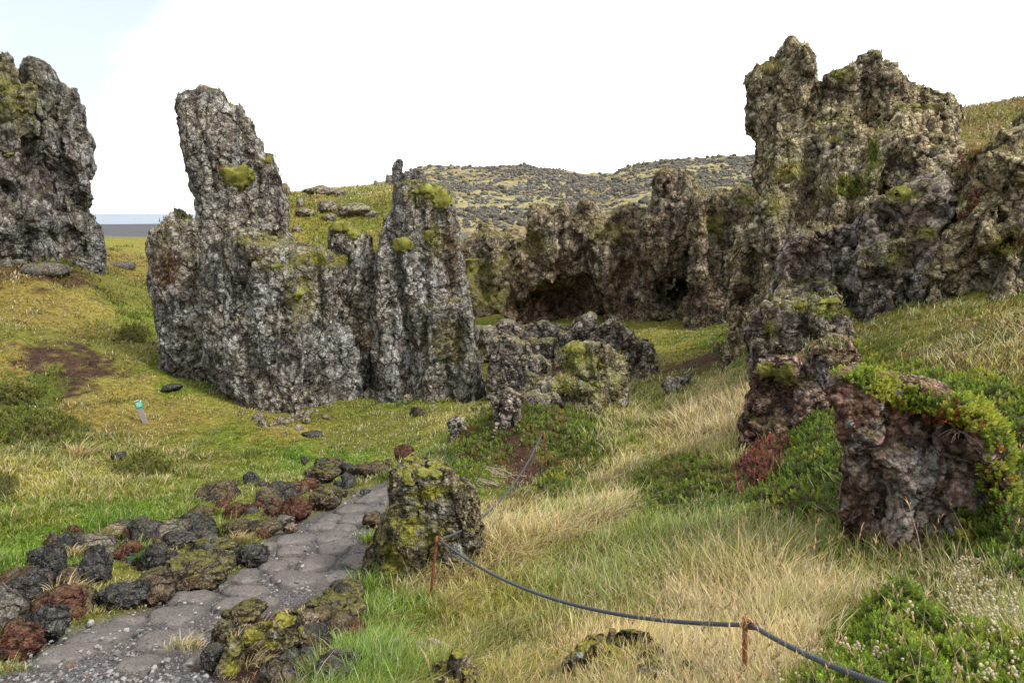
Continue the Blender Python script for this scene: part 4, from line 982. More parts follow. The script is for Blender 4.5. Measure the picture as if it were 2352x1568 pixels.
def c3(x, y): return x * .342, 1031.5 + y * .342
def c4(x, y): return 451.3 + x * .342, 1031.5 + y * .342
BORDER = [ # crop sheet, cx, cy, hw, hh, kind, label
 (3,15,1090,85,140,'g','tall pale lichen-spotted stone cut by the left edge beside the path'),
 (3,90,1300,110,95,'r','dark red stone with dry grass tuft above, nearest the left edge'),
 (3,300,1190,110,110,'k','rounded dark boulder touching the gravel, near the lower left'),
 (3,150,960,130,95,'k','wide dark grey clinker stone above the pale left-edge stone'),
 (3,400,1045,140,105,'r','square red-brown block with dry straw on top, left path border'),
 (3,335,770,62,115,'k','upright knobbly black stone, left of the straw-topped ledge'),
 (3,262,735,62,62,'k','grey-black clinker leaning on the upright knobbly stone, meadow side'),
 (3,435,655,50,75,'k','dark tooth-shaped stone sticking up from the border'),
 (3,345,615,36,50,'b','slim brown spike stone beside the dark tooth-shaped stone'),
 (3,610,800,85,115,'k','large blue-black upright stone with yellow moss speck'),
 (3,785,1000,150,85,'k','black overhanging stone under a crust of pale grey lichen'),
 (3,1000,935,120,105,'b','pinkish brown porous rock beside the lichen-crusted black stone'),
 (3,1300,835,205,105,'m','largest border boulder, red-brown with mossy top'),
 (3,1020,735,82,95,'k','angular black stone behind the pinkish porous rock'),
 (3,600,645,115,52,'g','sloping grey slab behind the blue-black upright stone'),
 (3,735,570,85,48,'t','tan wedge-shaped stone at the grass edge'),
 (3,725,695,62,26,'g','small pale flat stone among moss in the border'),
 (3,825,520,62,36,'k','lone black clinker lying in the green grass'),
 (3,870,590,60,30,'k','low black clinker between tan wedge and pale flat rock'),
 (3,1075,568,130,52,'g','wide pale grey flat rock lying at the meadow edge'),
 (3,1180,620,120,52,'k','crumbly black clinker in front of the wide pale flat rock'),
 (3,1345,570,92,48,'k','jagged black clinker right of the wide pale flat rock'),
 (3,545,622,42,30,'k','small dark stone half hidden behind the grey slab'),
 (3,1285,490,82,46,'k','brown-black lump uphill of the jagged black clinker'),
 (3,1340,425,92,36,'r','low red stone in grass at the meadow edge'),
 (3,1455,325,56,42,'b','brown stone apart in the meadow with a darker one on it'),
 (3,1508,292,34,36,'k','dark cap stone leaning on the brown meadow stone'),
 (3,1570,420,70,62,'r','chunky dark red stone in the middle of the border'),
 (3,1430,655,135,48,'m','long low mossy rock above the largest border boulder'),
 (3,1440,760,120,60,'m','brown mossy rock just behind the largest border boulder'),
 (3,1690,720,92,62,'k','black overhanging stone at the path edge, mid border'),
 (3,1590,530,92,52,'b','brown crumbly stone uphill of the mid border'),
 (3,1775,540,95,42,'b','flat reddish-brown stone on the path edge beside pale grass tuft'),
 (3,900,695,62,34,'m','small mossy stone behind the angular black stone'),
 (3,75,862,70,40,'b','low brown stone at the left edge in grass'),
 (3,190,850,72,52,'k','dark stone at the top of the left-edge pile'),
 (3,470,870,90,50,'b','crumbly brown stone below the straw-topped ledge'),
 (3,560,1010,60,60,'m','dark mossy stone between red block and lichen-crusted stone'),
 (4,660,412,105,82,'r','porous purple-red rock at the bend of the path'),
 (4,845,340,105,82,'m','dark mossy lichen rock at the bend of the path'),
 (4,548,370,40,30,'r','small bright red stone uphill of the porous purple-red rock'),
 (4,522,425,46,32,'r','red stone resting against the porous purple-red rock'),
 (4,400,388,52,36,'r','dark red flat stone left of the small bright red one'),
 (4,590,480,62,36,'g','green-grey stone under the porous purple-red rock'),
 (4,628,532,50,32,'t','pale cream stone standing alone on the path edge'),
 (4,640,268,72,42,'r','rusty brown clod behind the dark mossy bend rock'),
 (4,755,232,62,36,'r','rust-coloured stone at the top of the rusty heap'),
 (4,565,308,52,20,'g','thin pale grey stone in the grass of the border'),
 (4,480,322,46,22,'g','thin white-grey stone left of the other thin pale one'),
 (4,440,247,62,32,'k','grey clinker on the meadow above the thin pale stones'),
 (4,860,168,102,72,'m','rough mossy rock at the far bend of the border'),
 (4,940,122,62,42,'b','flat-topped brown rock at the far end of the border'),
 (4,1012,128,50,36,'k','dark squared rock against the flat-topped brown rock'),
 (4,1190,142,112,52,'b','wide lichen-speckled brown rock at the far end of the path'),
 (4,1298,106,32,22,'r','small red stone behind the top of the mossy boulder'),
 (4,958,242,46,26,'k','small dark stone in grass below the far bend rock'),
 (4,1130,286,36,20,'k','dark pebble-like stone at the far path edge'),
 (4,962,306,50,36,'m','mossy stone on the inside of the far bend'),
 (4,842,88,50,26,'k','dark stone in the meadow beyond the far bend rock'),
 (4,320,1105,130,62,'m','dark mossy crag at the near right path edge'),
 (4,190,1255,85,85,'m','dark stone with a moss pocket at the near path corner'),
 (4,745,1185,105,85,'t','tan rock with a fibrous broken face, bottom left group'),
 (4,985,1220,110,62,'k','smooth dark grey stone right of the tan broken rock'),
 (4,940,1095,220,85,'m','low moss-covered heap behind the tan broken rock'),
 (4,760,1300,62,62,'b','brown knob in front of the tan broken rock'),
 (4,1000,960,130,62,'m','dark crumbly heap at the path edge below the mossy boulder'),
 (4,700,1440,70,50,'b','grey-brown knob beside pale straw at the bottom'),
 (4,995,1440,105,70,'g','lumpy grey stone capping the black block at bottom'),
 (4,900,1515,190,85,'k','wide black block at the bottom edge'),
 (4,565,1560,110,60,'g','grey stone at the bottom edge beside pale straw tuft'),
 (4,1200,1565,90,40,'g','small pale stone at bottom beside lush grass'),
 (4,1180,470,70,45,'b','brown shelf stone at the left foot of the mossy boulder'),
 (4,1215,690,40,50,'k','black stone hiding under the mossy boulder by the path'),
 (4,110,1400,80,70,'k','dark rough stone at the near path corner, bottom'),
]
SCL = 1.02
for i, (sh, x, y, hw, hh, kd, lab) in enumerate(BORDER):
    px, py = (c3 if sh == 3 else c4)(x, y)
    big = hw * hh > 6000
    stone('border_stone', lab, px, py, hw * .342 * SCL, hh * .342 * SCL, kd, 100 + i, sub=5 if big else 4,
          group='stones bordering the paved path', cuts=9 + i % 5, rough=.20 if kd in 'kbm' else .15, pores=.15 if kd in 'krm' else .09)
# the folded rock with a moss rim
mrock('fold', 'folded_rock', 'curved dark slab with a yellow moss rim at the near path corner', M_mossy,
      [(505,1560),(520,1510),(545,1468),(580,1438),(630,1424),(675,1426),(690,1445),(680,1470),(640,1478),(590,1475),(560,1500),(540,1545),(525,1580)], 4.2, .14, .22,
      h=.02, relief=.06, rl=.3, rough=.03, knob=.025, kl=.12, fine=.01, root=.12, k=.05, paint=[(590,1440,4.2,(60,12),2,1.3),(535,1490,4.2,(16,50),2,1.3)])

# stones half buried in the meadow and on the knoll
MEADOW = [(960,948,20,14,'m','lone mossy stone in the short grass before the pillar'),(925,1045,26,24,'r','dark brown earthy hummock stone at the far end of the path'),
 (100,620,40,14,'g','flat grey stone in grass below the left headland'),(280,610,26,8,'g','thin flat stone on the far left slope'),
 (270,1048,14,9,'k','small dark stone low in the left meadow'),(1560,828,0,0,'k',''),(495,992,9,5,'g','small pale stone in the meadow right of the green marker'),
 (870,895,12,8,'k','small dark stone at the foot of the wall'),(715,1000,22,8,'k','dark low stone in the meadow below the wall'),(515,888,18,9,'k','dark stone at the foot of the spire buttress'),
 (390,890,22,8,'k','dark flat stone uphill of the green marker'),(1530,885,10,8,'g','small grey stone left of the trail boulder'),(1440,900,12,8,'k','dark stone by the trail below the mossy ridge')]
for i, (px, py, hw, hh, kd, lab) in enumerate(MEADOW):
    if hw: stone('meadow_stone', lab, px, py, hw, hh, kd, 300 + i, sub=3, cat='stone', group='stones in the grass')
def knoll_stone(name, label, px, py, hw, hh, mat, seed, n=0):
    g = ground_hit(px, py + hh * .8, lambda x, y: knoll.z(x, y, False))[0]
    c = at(px, py, g[1]); d = np.linalg.norm(c - [0, 0, EYE]); rx, rz = hw * d / FPX, hh * d / FPX; ry = (rx + rz) / 2
    v, f, cav = stone_shape(seed, 4, rough=.16, pores=.08); ext = np.abs(v).max(0)
    o = make_mesh(name, v / ext * [rx * 1.05, ry, rz * 1.15], f, mat, None, True, {'cav': cav, 'paint': np.tile([0, 0, 0, .5], (len(v), 1))})
    o.location = (c[0], c[1], c[2] - rz * .1); tag(o, label, 'rock', 'rocks on the grassy knoll')
for i, (px, py, hw, hh, lab) in enumerate([
    (655,438,13,18,'dark rock peeking out right behind the spire'),(733,439,39,12,'long low crag on the left skyline of the knoll'),
    (752,475,22,14,'mossy crag cluster in the middle of the knoll'),(815,483,36,16,'widest mossy rock on the knoll, right of centre'),
    (705,489,26,11,'grey rock with moss cap low on the knoll, left'),(757,500,18,9,'small moss-capped rock under the middle crag'),
    (852,492,18,9,'small low rock right of the widest knoll rock'),(683,527,11,12,'round mossy stump-like stone near the spire'),
    (864,422,6,8,'tiny upright stone on the knoll skyline'),(690,465,9,9,'small dark stone on the upper left of the knoll'),(780,444,14,9,'mossy hump beside the long low crag')]):
    knoll_stone('knoll_rock', lab, px, py, hw, hh, M_block, 400 + i)

# paving stones set in the gravel
def paving_material():
    m, k, b = new_mat('worn_paving', .9, .2); P = objcoord(k)
    n = k.noise(P, 2.2, 4); f = k.noise(P, 22, 5, .65); f2 = k.noise(P, 80, 3, .6)
    inf = k.node('ShaderNodeObjectInfo')
    c = k.mix(k.ramp(n, .35, .65), (.115, .102, .094), (.19, .172, .159))
    c = k.mix(k.ramp(inf.outputs['Random'], 0, 1, 0, .35), c, (.27, .22, .19))
    c = k.mix(k.ramp(f, .38, .62, .5, 0), c, (.11, .10, .095))
    c = k.mix(k.ramp(f2, .58, .68, 0, .5), c, (.34, .32, .30))
    c = k.mix(k.ramp(k.noise(P, 6, 5, .7), .48, .62, 0, .4), c, (.085, .075, .068)); c = k.mix(k.ramp(k.noise(P, 4.3, 4, .7, .5), .56, .66, 0, .6), c, (.25, .225, .20))
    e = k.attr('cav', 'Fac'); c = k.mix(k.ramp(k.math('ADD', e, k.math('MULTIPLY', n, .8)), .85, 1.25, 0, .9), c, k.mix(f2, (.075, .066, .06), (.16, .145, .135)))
    k.put(b.inputs['Base Color'], c); pits = k.ramp(k.voronoi(P, 34), .12, .30, 0, 1)
    bump(k, b, k.math('ADD', k.math('ADD', f, k.math('MULTIPLY', f2, .6)), k.math('MULTIPLY', pits, .5)), 1., .03)
    return m
M_pave = paving_material()
PAVE = [(4,645,665,115,40),(4,935,640,135,52),(4,800,750,125,70),(4,1095,735,130,52),(4,525,775,105,42),(4,690,855,210,58),(4,965,838,125,42),(4,330,838,120,48),(4,340,940,170,48),(4,262,1025,165,56),(4,480,1010,75,30),
 (4,895,452,85,26),(4,1065,455,112,36),(4,850,503,105,32),(4,990,518,92,26),(4,655,590,135,46),(4,905,572,130,36),(4,1150,325,82,22),(4,1215,287,82,24),(4,1300,330,62,18),(4,1045,392,110,26),(4,1290,258,62,20),(4,470,645,80,30),(4,1220,400,80,20),(4,632,738,62,22),
 (3,1190,1092,210,72),(3,700,1215,200,76),(3,1130,1265,225,82),(3,460,1350,225,62),(3,930,1420,180,56),(3,1290,975,170,46),(3,850,1145,120,36),(3,1330,1400,120,40),(3,1480,1160,90,40)]
def paving(i, sh, x, y, hw, hh):
    px, py = (c3 if sh == 3 else c4)(x, y)
    g0 = ground_hit([px, px - hw * .31, px + hw * .31, px, px], [py, py, py, py - hh * .31, py + hh * .31])
    c = g0[0]; rx = np.linalg.norm(g0[2] - g0[1]) / 2 * 1.03; ry = np.linalg.norm(g0[4] - g0[3]) / 2 * 1.03
    ax = (g0[2] - g0[1])[:2]; ang = math.atan2(ax[1], ax[0])
    r = np.random.default_rng(700 + i); nr, na = 16, 56
    rr = np.concatenate([[.0], np.linspace(.15, .86, nr - 3), [.95, 1.0]]); th = np.linspace(0, 2 * np.pi, na, endpoint=False)
    e = 2.6; sup = (np.abs(np.cos(th)) ** e + np.abs(np.sin(th)) ** e) ** (-1 / e)
    out = sup * (1 + .10 * np.sin(2 * th + r.uniform(0, 6)) + .10 * np.sin(3 * th + r.uniform(0, 6)) + .05 * np.sin(5 * th + r.uniform(0, 6)))
    A, B_ = np.meshgrid(rr, th, indexing='ij'); O = np.broadcast_to(out, A.shape)
    lx = A * O * np.cos(B_) * rx; ly = A * O * np.sin(B_) * ry
    hgt = .055 * np.clip(1 - A ** 4, 0, 1) * (.55 + .45 * (1 - A ** 2)) - .03 * (A > .97) + (.018 * n2(lx + i * 3.3, ly, .3, 66) + .010 * n2(lx + i * 3.3, ly, .09, 67)) * (A < .97)
    wx = c[0] + lx * math.cos(ang) - ly * math.sin(ang); wy = c[1] + lx * math.sin(ang) + ly * math.cos(ang)
    z = ground_z(wx, wy, False) - .035 + hgt + .008 * n2(wx, wy, .12, 61 + i % 5) * (A < .97)
    I = np.arange(A.size).reshape(A.shape); J = np.roll(I, -1, 1)
    q = np.stack([I[:-1], I[1:], J[1:], J[:-1]], -1).reshape(-1, 4)
    V = np.stack([wx.ravel(), wy.ravel(), z.ravel()], 1); base = np.array([c[0], c[1], c[2]])
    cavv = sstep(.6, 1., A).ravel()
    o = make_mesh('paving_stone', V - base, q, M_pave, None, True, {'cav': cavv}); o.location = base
    return o
pav_lab = 'worn grey-brown paving stone bedded in the gravel path'
for i, a in enumerate(PAVE): tag(paving(i, *a), pav_lab, 'paving stone', 'paving stones of the path')

# rubble filling the gaps of the stone border
def border_rubble():
    pts = np.array([(c3 if b[0] == 3 else c4)(b[1], b[2] + b[4] * .5) for b in BORDER]); V, F, C, K = [], [], [], 0
    vs = [stone_shape(1200 + i, 3, cuts=9, rough=.24, pores=.16) for i in range(7)]
    for j in range(460):
        b = pts[rng.integers(len(pts))] + rng.normal(0, 1, 2) * [22, 8]
        g = ground_hit(b[0], b[1])[0]
        if pathmask(g[:1], g[1:2])[0] > .6: continue
        v, f, cv = vs[j % 7]; r = rng.gamma(2.5, .018) + .02; a = rng.uniform(0, 6.28); ca, sa = math.cos(a), math.sin(a)
        q = v * r * rng.uniform(.7, 1.3, 3); q = np.stack([q[:, 0] * ca - q[:, 1] * sa, q[:, 0] * sa + q[:, 1] * ca, q[:, 2]], 1) + g + [0, 0, r * .25]
        V.append(q); F.append(f + K); K += len(v); C.append(cv)
    n = len(V); mi = np.concatenate([np.full(len(F[j]), rng.choice(3, p=[.4, .35, .25])) for j in range(n)])
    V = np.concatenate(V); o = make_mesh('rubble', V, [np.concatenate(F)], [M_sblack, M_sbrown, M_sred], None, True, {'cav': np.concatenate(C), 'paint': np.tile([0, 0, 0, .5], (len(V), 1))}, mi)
    tag(o, 'small dark and reddish lava rubble between the border stones', 'rubble', None, 'stuff')
border_rubble()
# ------------------------------------------------------------------ grass
def leaf_material(name, transl=.35, gloss=.04):
    m = bpy.data.materials.new(name); m.use_nodes = True; k = NT(m.node_tree)
    for n in list(k.n): k.n.remove(n)
    out = k.node('ShaderNodeOutputMaterial'); c = k.attr('tint')
    d = k.node('ShaderNodeBsdfDiffuse'); k.put(d.inputs[0], c)
    t = k.node('ShaderNodeBsdfTranslucent'); k.put(t.inputs[0], k.mix(1., c, (1.1, 1.1, .75), 'MULTIPLY'))
    g = k.node('ShaderNodeBsdfGlossy'); g.inputs['Roughness'].default_value = .45; g.inputs[0].default_value = (1, 1, 1, 1)
    a = k.node('ShaderNodeMixShader'); a.inputs[0].default_value = transl; k.l.new(d.outputs[0], a.inputs[1]); k.l.new(t.outputs[0], a.inputs[2])
    b = k.node('ShaderNodeMixShader'); b.inputs[0].default_value = gloss; k.l.new(a.outputs[0], b.inputs[1]); k.l.new(g.outputs[0], b.inputs[2])
    k.l.new(b.outputs[0], out.inputs[0])
    return m
M_grass = leaf_material('grass_blades'); M_leaf = leaf_material('shrub_leaves', .4, .03)

def blade_mesh(base, L, W, lean, droop, col, seg=2, tip=None):
    """base (N,3); lean (N,2) sideways travel of the tip as a share of L"""
    N = len(base); th = np.arctan2(lean[:, 1], lean[:, 0]) + rng.normal(1.57, .5, N)
    wd = np.stack([np.cos(th), np.sin(th), np.zeros(N)], 1) * (W * .5)[:, None]
    vs, cs = [], []
    for s in range(seg + 1):
        t = s / seg
        c = base + np.stack([lean[:, 0] * L * t ** 1.7, lean[:, 1] * L * t ** 1.7, L * (t - droop * t * t)], 1)
        cc = col * (.42 + .58 * min(1, t * 1.7))  # occlusion shade put into the tint: darker towards the root
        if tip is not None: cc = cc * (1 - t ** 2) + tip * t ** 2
        if s < seg:
            f = 1 - .45 * t
            vs += [c - wd * f, c + wd * f]; cs += [cc, cc]
        else: vs.append(c); cs.append(cc)
    n = 2 * seg + 1
    V = np.stack(vs, 1).reshape(-1, 3); C = np.stack(cs, 1).reshape(-1, 3)
    o = (np.arange(N) * n)[:, None]
    q = [o + np.array([[2 * s, 2 * s + 1, 2 * s + 3, 2 * s + 2]]) for s in range(seg - 1)]
    t = o + np.array([[2 * seg - 2, 2 * seg - 1, 2 * seg]])
    return V, (np.concatenate(q) if q else np.zeros((0, 4), int)), t, C

class Heap:
    def __init__(s): s.v, s.q, s.t, s.c, s.n = [], [], [], [], 0
    def add(s, V, q, t, C):
        s.v.append(V); s.c.append(C); s.q.append(np.asarray(q) + s.n); s.t.append(np.asarray(t) + s.n); s.n += len(V)
    def build(s, name, mat, parent=None, base=None):
        V = np.concatenate(s.v)
        if base is not None: V = V - base
        q = np.concatenate([x.reshape(-1, 4) for x in s.q]); t = np.concatenate([x.reshape(-1, 3) for x in s.t])
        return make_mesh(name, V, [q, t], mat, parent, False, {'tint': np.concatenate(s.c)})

def tuft_field(x, y, zf, Z, per, heap, lmul=1., spread=1., wmin=.85):
    """tufts at x,y with zone rows Z (rgb, length, density, dry)"""
    n = len(x); d = np.hypot(x, y)
    big = (.55 + .75 * np.clip(n2(x, y, .55, 71) + .35, 0, 1.5)) * rng.uniform(.7, 1.3, n)
    wa = 2.2 * n2(x, y, 2.4, 73) + .6                      # the way the wind and the slope have combed it
    clump = np.clip(.5 + .9 * n2(x, y, .45, 75), 0, 1)
    i = np.repeat(np.arange(n), per); m = len(i)
    off = rng.normal(0, 1, (m, 2)) * ((.02 + .15 * Z[i, 3] + .0035 * d[i]) * spread)[:, None]
    bx, by = x[i] + off[:, 0], y[i] + off[:, 1]
    bz = zf(bx, by)
    tus = 1 + 1.6 * np.clip(n2(x, y, .8, 81) - .22, 0, .6) * (Z[:, 3] < .2) * (d > 7)     # tussocks in the short turf
    L = Z[i, 3] * tus[i] * (.45 + .55 * sstep(2.2, 3.6, d[i])) * big[i] * rng.uniform(.45, 1.3, m) * lmul
    dry = rng.random(m) < np.clip(Z[i, 5] * (.45 + 1.1 * clump[i]), 0, 1)
    lean = off / (np.linalg.norm(off, axis=1, keepdims=True) + 1e-6) * rng.uniform(.1, .55, (m, 1)) * (.7 + 2.2 * np.minimum(Z[i, 3:4], .3)) + np.stack([np.cos(wa[i]), np.sin(wa[i])], 1) * (.20 + .22 * dry)[:, None] + rng.normal(0, .24, (m, 2))
    W = np.maximum(rng.uniform(.0028, .0055, m), wmin * d[i] / 683 * rng.uniform(.8, 1.3, m))
    tone_ = n2(x, y, 1.15, 77)[i][:, None]; mott = 1 + np.array([.35, .22, .2]) * np.clip(tone_, -1, 1) * (Z[i, 3:4] < .24)
    col = Z[i, :3] * mott * (1 - .35 * (tus[i][:, None] - 1) * np.array([1, .75, .8])) * rng.uniform(.65, 1.35, (m, 1)) * (1 + rng.normal(0, .07, (m, 3)))
    tone = rng.random(m)[:, None]
    st = np.array([.56, .46, .26]) * (1 - tone) + np.array([.40, .29, .13]) * tone
    st = st * rng.uniform(.7, 1.2, (m, 1))
    col = np.where(dry[:, None], st, col)
    tip = np.clip(np.where(dry[:, None], st * 1.1, col * np.array([1.25, 1.12, .9])), 0, .8)
    droop = rng.uniform(.05, .4, m) + .2 * dry
    near = d[i] < 8.
    for msk, seg in ((near, 3), (~near, 2)):
        if msk.any():
            heap.add(*blade_mesh(np.stack([bx, by, bz - .01], 1)[msk], L[msk], W[msk], lean[msk], droop[msk], np.clip(col[msk], 0, .8), seg, tip[msk]))

def scatter_polar(n, d0, d1, p, amax=R(41)):
    """points spread evenly over bearing, thinning with distance as d**-p per log step"""
    u = rng.random(n); a, b = d0 ** -p, d1 ** -p
    d = (a + (b - a) * u) ** (-1 / p)
    az = rng.uniform(-amax, amax, n)
    return d * np.sin(az), d * np.cos(az)

MASKS = []
def patch_grass(P, zone, n, name, label, ln):
    lo, hi = P.lo, P.hi
    x = rng.uniform(lo[0], hi[0], n); y = rng.uniform(lo[1], hi[1], n); k = P.sd(x, y) < P.grow + .2; x, y = x[k], y[k]
    Z = np.concatenate([zone(x, y), np.tile([ln, 1, .3], (len(x), 1))], 1)
    h = Heap(); tuft_field(x, y, P.z, Z, 8, h, 1., 1.6, 1.0)
    tag(h.build(name, M_grass), label, 'grass', None, 'stuff')
patch_grass(knoll, kzone, 7000, 'knoll_grass', 'golden grass covering the knoll behind the spire', .15)
patch_grass(slope, szone, 4500, 'slope_grass', 'low reddish-green heath on the slope at upper right', .16)

# ------------------------------------------------------------------ low evergreen shrubs
def sprig_proto(seed, whorls=4, per=5):
    r = np.random.default_rng(seed); vs, qs, cs = [], [], []
    for w in range(whorls + 1):
        t = w / whorls; z = .15 + .75 * t
        for j in range(per if w < whorls else 3):
            a = 2 * np.pi * (j + .5 * w) / per + r.normal(0, .3); up = .35 + .9 * t + r.normal(0, .15)
            l = .42 * (1 - .35 * t) * r.uniform(.8, 1.2); dx, dy, dz = np.cos(a) * np.cos(up), np.sin(a) * np.cos(up), np.sin(up)
            wx, wy = -np.sin(a) * l * .24, np.cos(a) * l * .24
            b = np.array([0, 0, z]); m = b + np.array([dx, dy, dz]) * l * .5; e = b + np.array([dx, dy, dz]) * l
            n = len(vs); vs += [b, m + [wx, wy, 0], e, m - [wx, wy, 0]]; qs.append([n, n + 1, n + 2, n + 3])
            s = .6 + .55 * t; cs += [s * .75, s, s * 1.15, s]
    return np.array(vs), np.array(qs), np.array(cs)
SPRIGS = [sprig_proto(i) for i in range(5)]

def place_sprigs(heap, pos, nrm, size, col):
    n = len(pos); which = rng.integers(0, len(SPRIGS), n)
    up = nrm * .75 + np.array([0, 0, .7]) + rng.normal(0, .28, (n, 3)); up /= np.linalg.norm(up, axis=1, keepdims=True)
    a = rng.normal(size=(n, 3)); sx = np.cross(up, a); sx /= np.linalg.norm(sx, axis=1, keepdims=True); sy = np.cross(up, sx)
    for w, (v, q, c) in enumerate(SPRIGS):
        m = which == w
        if not m.any(): continue
        k = m.sum()
        V = pos[m][:, None] + size[m][:, None, None] * (v[None, :, :1] * sx[m][:, None] + v[None, :, 1:2] * sy[m][:, None] + v[None, :, 2:] * up[m][:, None])
        C = np.clip(col[m][:, None] * c[None, :, None], 0, .8)
        Q = (np.arange(k) * len(v))[:, None, None] + q[None]
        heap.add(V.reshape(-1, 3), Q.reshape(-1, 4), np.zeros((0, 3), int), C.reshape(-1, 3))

def sample_faces(v, q, n):
    a = v[q]; cr = np.cross(a[:, 2] - a[:, 0], a[:, 3] - a[:, 1]); ar = np.linalg.norm(cr, axis=1) * .5
    i = rng.choice(len(q), n, p=ar / ar.sum()); s, t = rng.random(n)[:, None], rng.random(n)[:, None]
    p = (a[i, 0] * (1 - s) + a[i, 1] * s) * (1 - t) + (a[i, 3] * (1 - s) + a[i, 2] * s) * t
    return p, cr[i] / (np.linalg.norm(cr[i], axis=1, keepdims=True) + 1e-9), ar.sum()

def leaf_tint(p, base, alt, amt=.35, seed=80, sc=.35):
    n = len(p); f = fbm(p / sc, 3, seed); f2 = fbm(p / (sc * .35), 2, seed + 3)
    a = sstep(.42 - amt, .75 - amt, f + .25 * f2)[:, None]
    c = np.array(base) * (1 + .55 * f2[:, None]) * rng.uniform(.7, 1.3, (n, 1))
    return np.clip(c * (1 - a) + np.array(alt) * a * rng.uniform(.7, 1.3, (n, 1)), .005, .7)

M_twig = None
def twig_material():
    m, k, b = new_mat('shrub_twigs', .95, .1); P = objcoord(k)
    n = k.noise(P, 30, 4, .65); k.put(b.inputs['Base Color'], k.mix(k.ramp(n, .35, .65), (.03, .032, .012), (.09, .075, .03)))
    bump(k, b, n, .8, .02); return m
M_twig = twig_material()
CROW, CROWY, CROWR = (.235, .32, .036), (.40, .41, .06), (.36, .12, .035)

def shrub(label, poly, Y, tf, tb, dens, size, base=CROW, alt=CROWY, amt=.25, name='crowberry_shrub', cat='shrub', h=.04, slope=0., seed=1, group=None, extra=(), root=.35, relief=.12, ragged=.5, rough=.12, knob=.12):
    r = Rock([(poly, Y, tf, tb, slope)] + list(extra), h, relief=relief, rl=.4, rough=rough, knob=knob, kl=.22, fine=.015, crack=.5, flute=0, seed=seed, root=root, k=.12, zst=.9, sub=0)
    base_pt = np.array([r.v[:, 0].mean(), r.v[:, 1].mean(), r.v[:, 2].min()])
    e = empty(name, base_pt); tag(e, label, cat, group)
    make_mesh('twigs', r.v - base_pt, [r.q], M_twig, e, True)
    _, _, A = sample_faces(r.v, r.q, 2)
    p, n, A = sample_faces(r.v, r.q, int(A * dens))
    k = p[:, 2] > ground_z(p[:, 0], p[:, 1], False) - .04
    p, n = p[k], n[k]
    hp = Heap()
    sz = size * rng.uniform(.6, 1.3, len(p))
    # long loose shoots break the outline
    lo = rng.random(len(p)) < .12 * ragged; sz[lo] *= 1.7
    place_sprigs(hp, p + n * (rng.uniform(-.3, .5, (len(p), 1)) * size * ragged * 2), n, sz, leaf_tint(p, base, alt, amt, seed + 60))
    o = hp.build('foliage', M_leaf, e, base_pt)
    return e

def mat_shrub(label, P, hmax, dens, size, base=CROW, alt=CROWY, amt=.25, name='crowberry_shrub', seed=1, cat='shrub', drape=None):
    """a low shrub hugging the ground: twiggy mound under sprigs"""
    W = ground_hit(*np.array(P, float).T)[:, :2]; lo, hi = W.min(0) - .3, W.max(0) + .3; c = W.mean(0)
    MASKS.append(W)
    wid = math.sqrt(abs(np.sum(W[:, 0] * np.roll(W[:, 1], 1) - W[:, 1] * np.roll(W[:, 0], 1))) / 2)
    def hgt(x, y):
        s = poly_sdf(np.ravel(x).astype(np.float32), np.ravel(y).astype(np.float32), W).reshape(np.shape(x)) + .16 * wid * n2(x, y, wid * .32, seed) + .05 * wid * n2(x, y, wid * .1, seed + 1)
        t = np.clip(-s / (.36 * wid), -.3, 1)
        return np.where(t > 0, hmax * np.sqrt(np.maximum(t, 0)) * (.35 + .9 * np.clip(n2(x, y, min(wid * .22, .45), seed + 2) + .45, 0, 1.2)), t * .3), s
    st = max(.03, wid / 40); x, y = np.meshgrid(np.arange(lo[0], hi[0], st), np.arange(lo[1], hi[1], st), indexing='ij')
    h, s = hgt(x, y); z = ground_z(x, y) + h - .03
    I = np.arange(x.size).reshape(x.shape); q = np.stack([I[:-1, :-1], I[1:, :-1], I[1:, 1:], I[:-1, 1:]], -1).reshape(-1, 4)
    q = q[(s.ravel()[q] < .02).any(1)]
    bp = np.array([c[0], c[1], float(ground_z(c[0], c[1]))])
    e = empty(name, bp); tag(e, label, cat)
    V = np.stack([x.ravel(), y.ravel(), z.ravel()], 1); used = np.unique(q); re = np.zeros(len(V), int); re[used] = np.arange(len(used))
    make_mesh('twigs', V[used] - bp, [re[q]], M_twig, e, True)
    p, n, A = sample_faces(V, q, int(dens * wid * wid * 1.6))
    nn = n * np.sign(n[:, 2:3])
    hp = Heap(); sz = size * rng.uniform(.6, 1.35, len(p)); lo_ = rng.random(len(p)) < .12; sz[lo_] *= 1.6
    place_sprigs(hp, p + nn * rng.uniform(-.5, .8, (len(p), 1)) * size, nn, sz, leaf_tint(p, base, alt, amt, seed + 60))
    if drape:                                  # shoots that hang over the edge of a rock
        key, DP, dn, nzmin = drape
        r = B[key]; p, n, A = sample_faces(r.v, r.q, int(dn)); sx_, sy_ = sight(p)
        k = (poly_sdf(sx_.astype(np.float32), sy_.astype(np.float32), np.array(DP, float)) + 14 * fbm(p / .25, 2, seed) < 0) & (n[:, 2] > nzmin) & (fbm(p / .18, 2, seed + 4) > -.35)
        p, n = p[k], n[k]
        place_sprigs(hp, p + n * rng.uniform(0, .05, (len(p), 1)), n, size * rng.uniform(.7, 1.5, len(p)), leaf_tint(p, base, alt, amt + .1, seed + 60))
        q_ = p[rng.random(len(p)) < .25]; q_ = q_ + rng.normal(0, .02, q_.shape)
        place_sprigs(hp, q_ - [0, 0, .03], np.tile([0, -.5, -.2], (len(q_), 1)), size * rng.uniform(.8, 1.4, len(q_)), leaf_tint(q_, CROWR, base, .2, seed + 61))
    hp.build('foliage', M_leaf, e, bp)
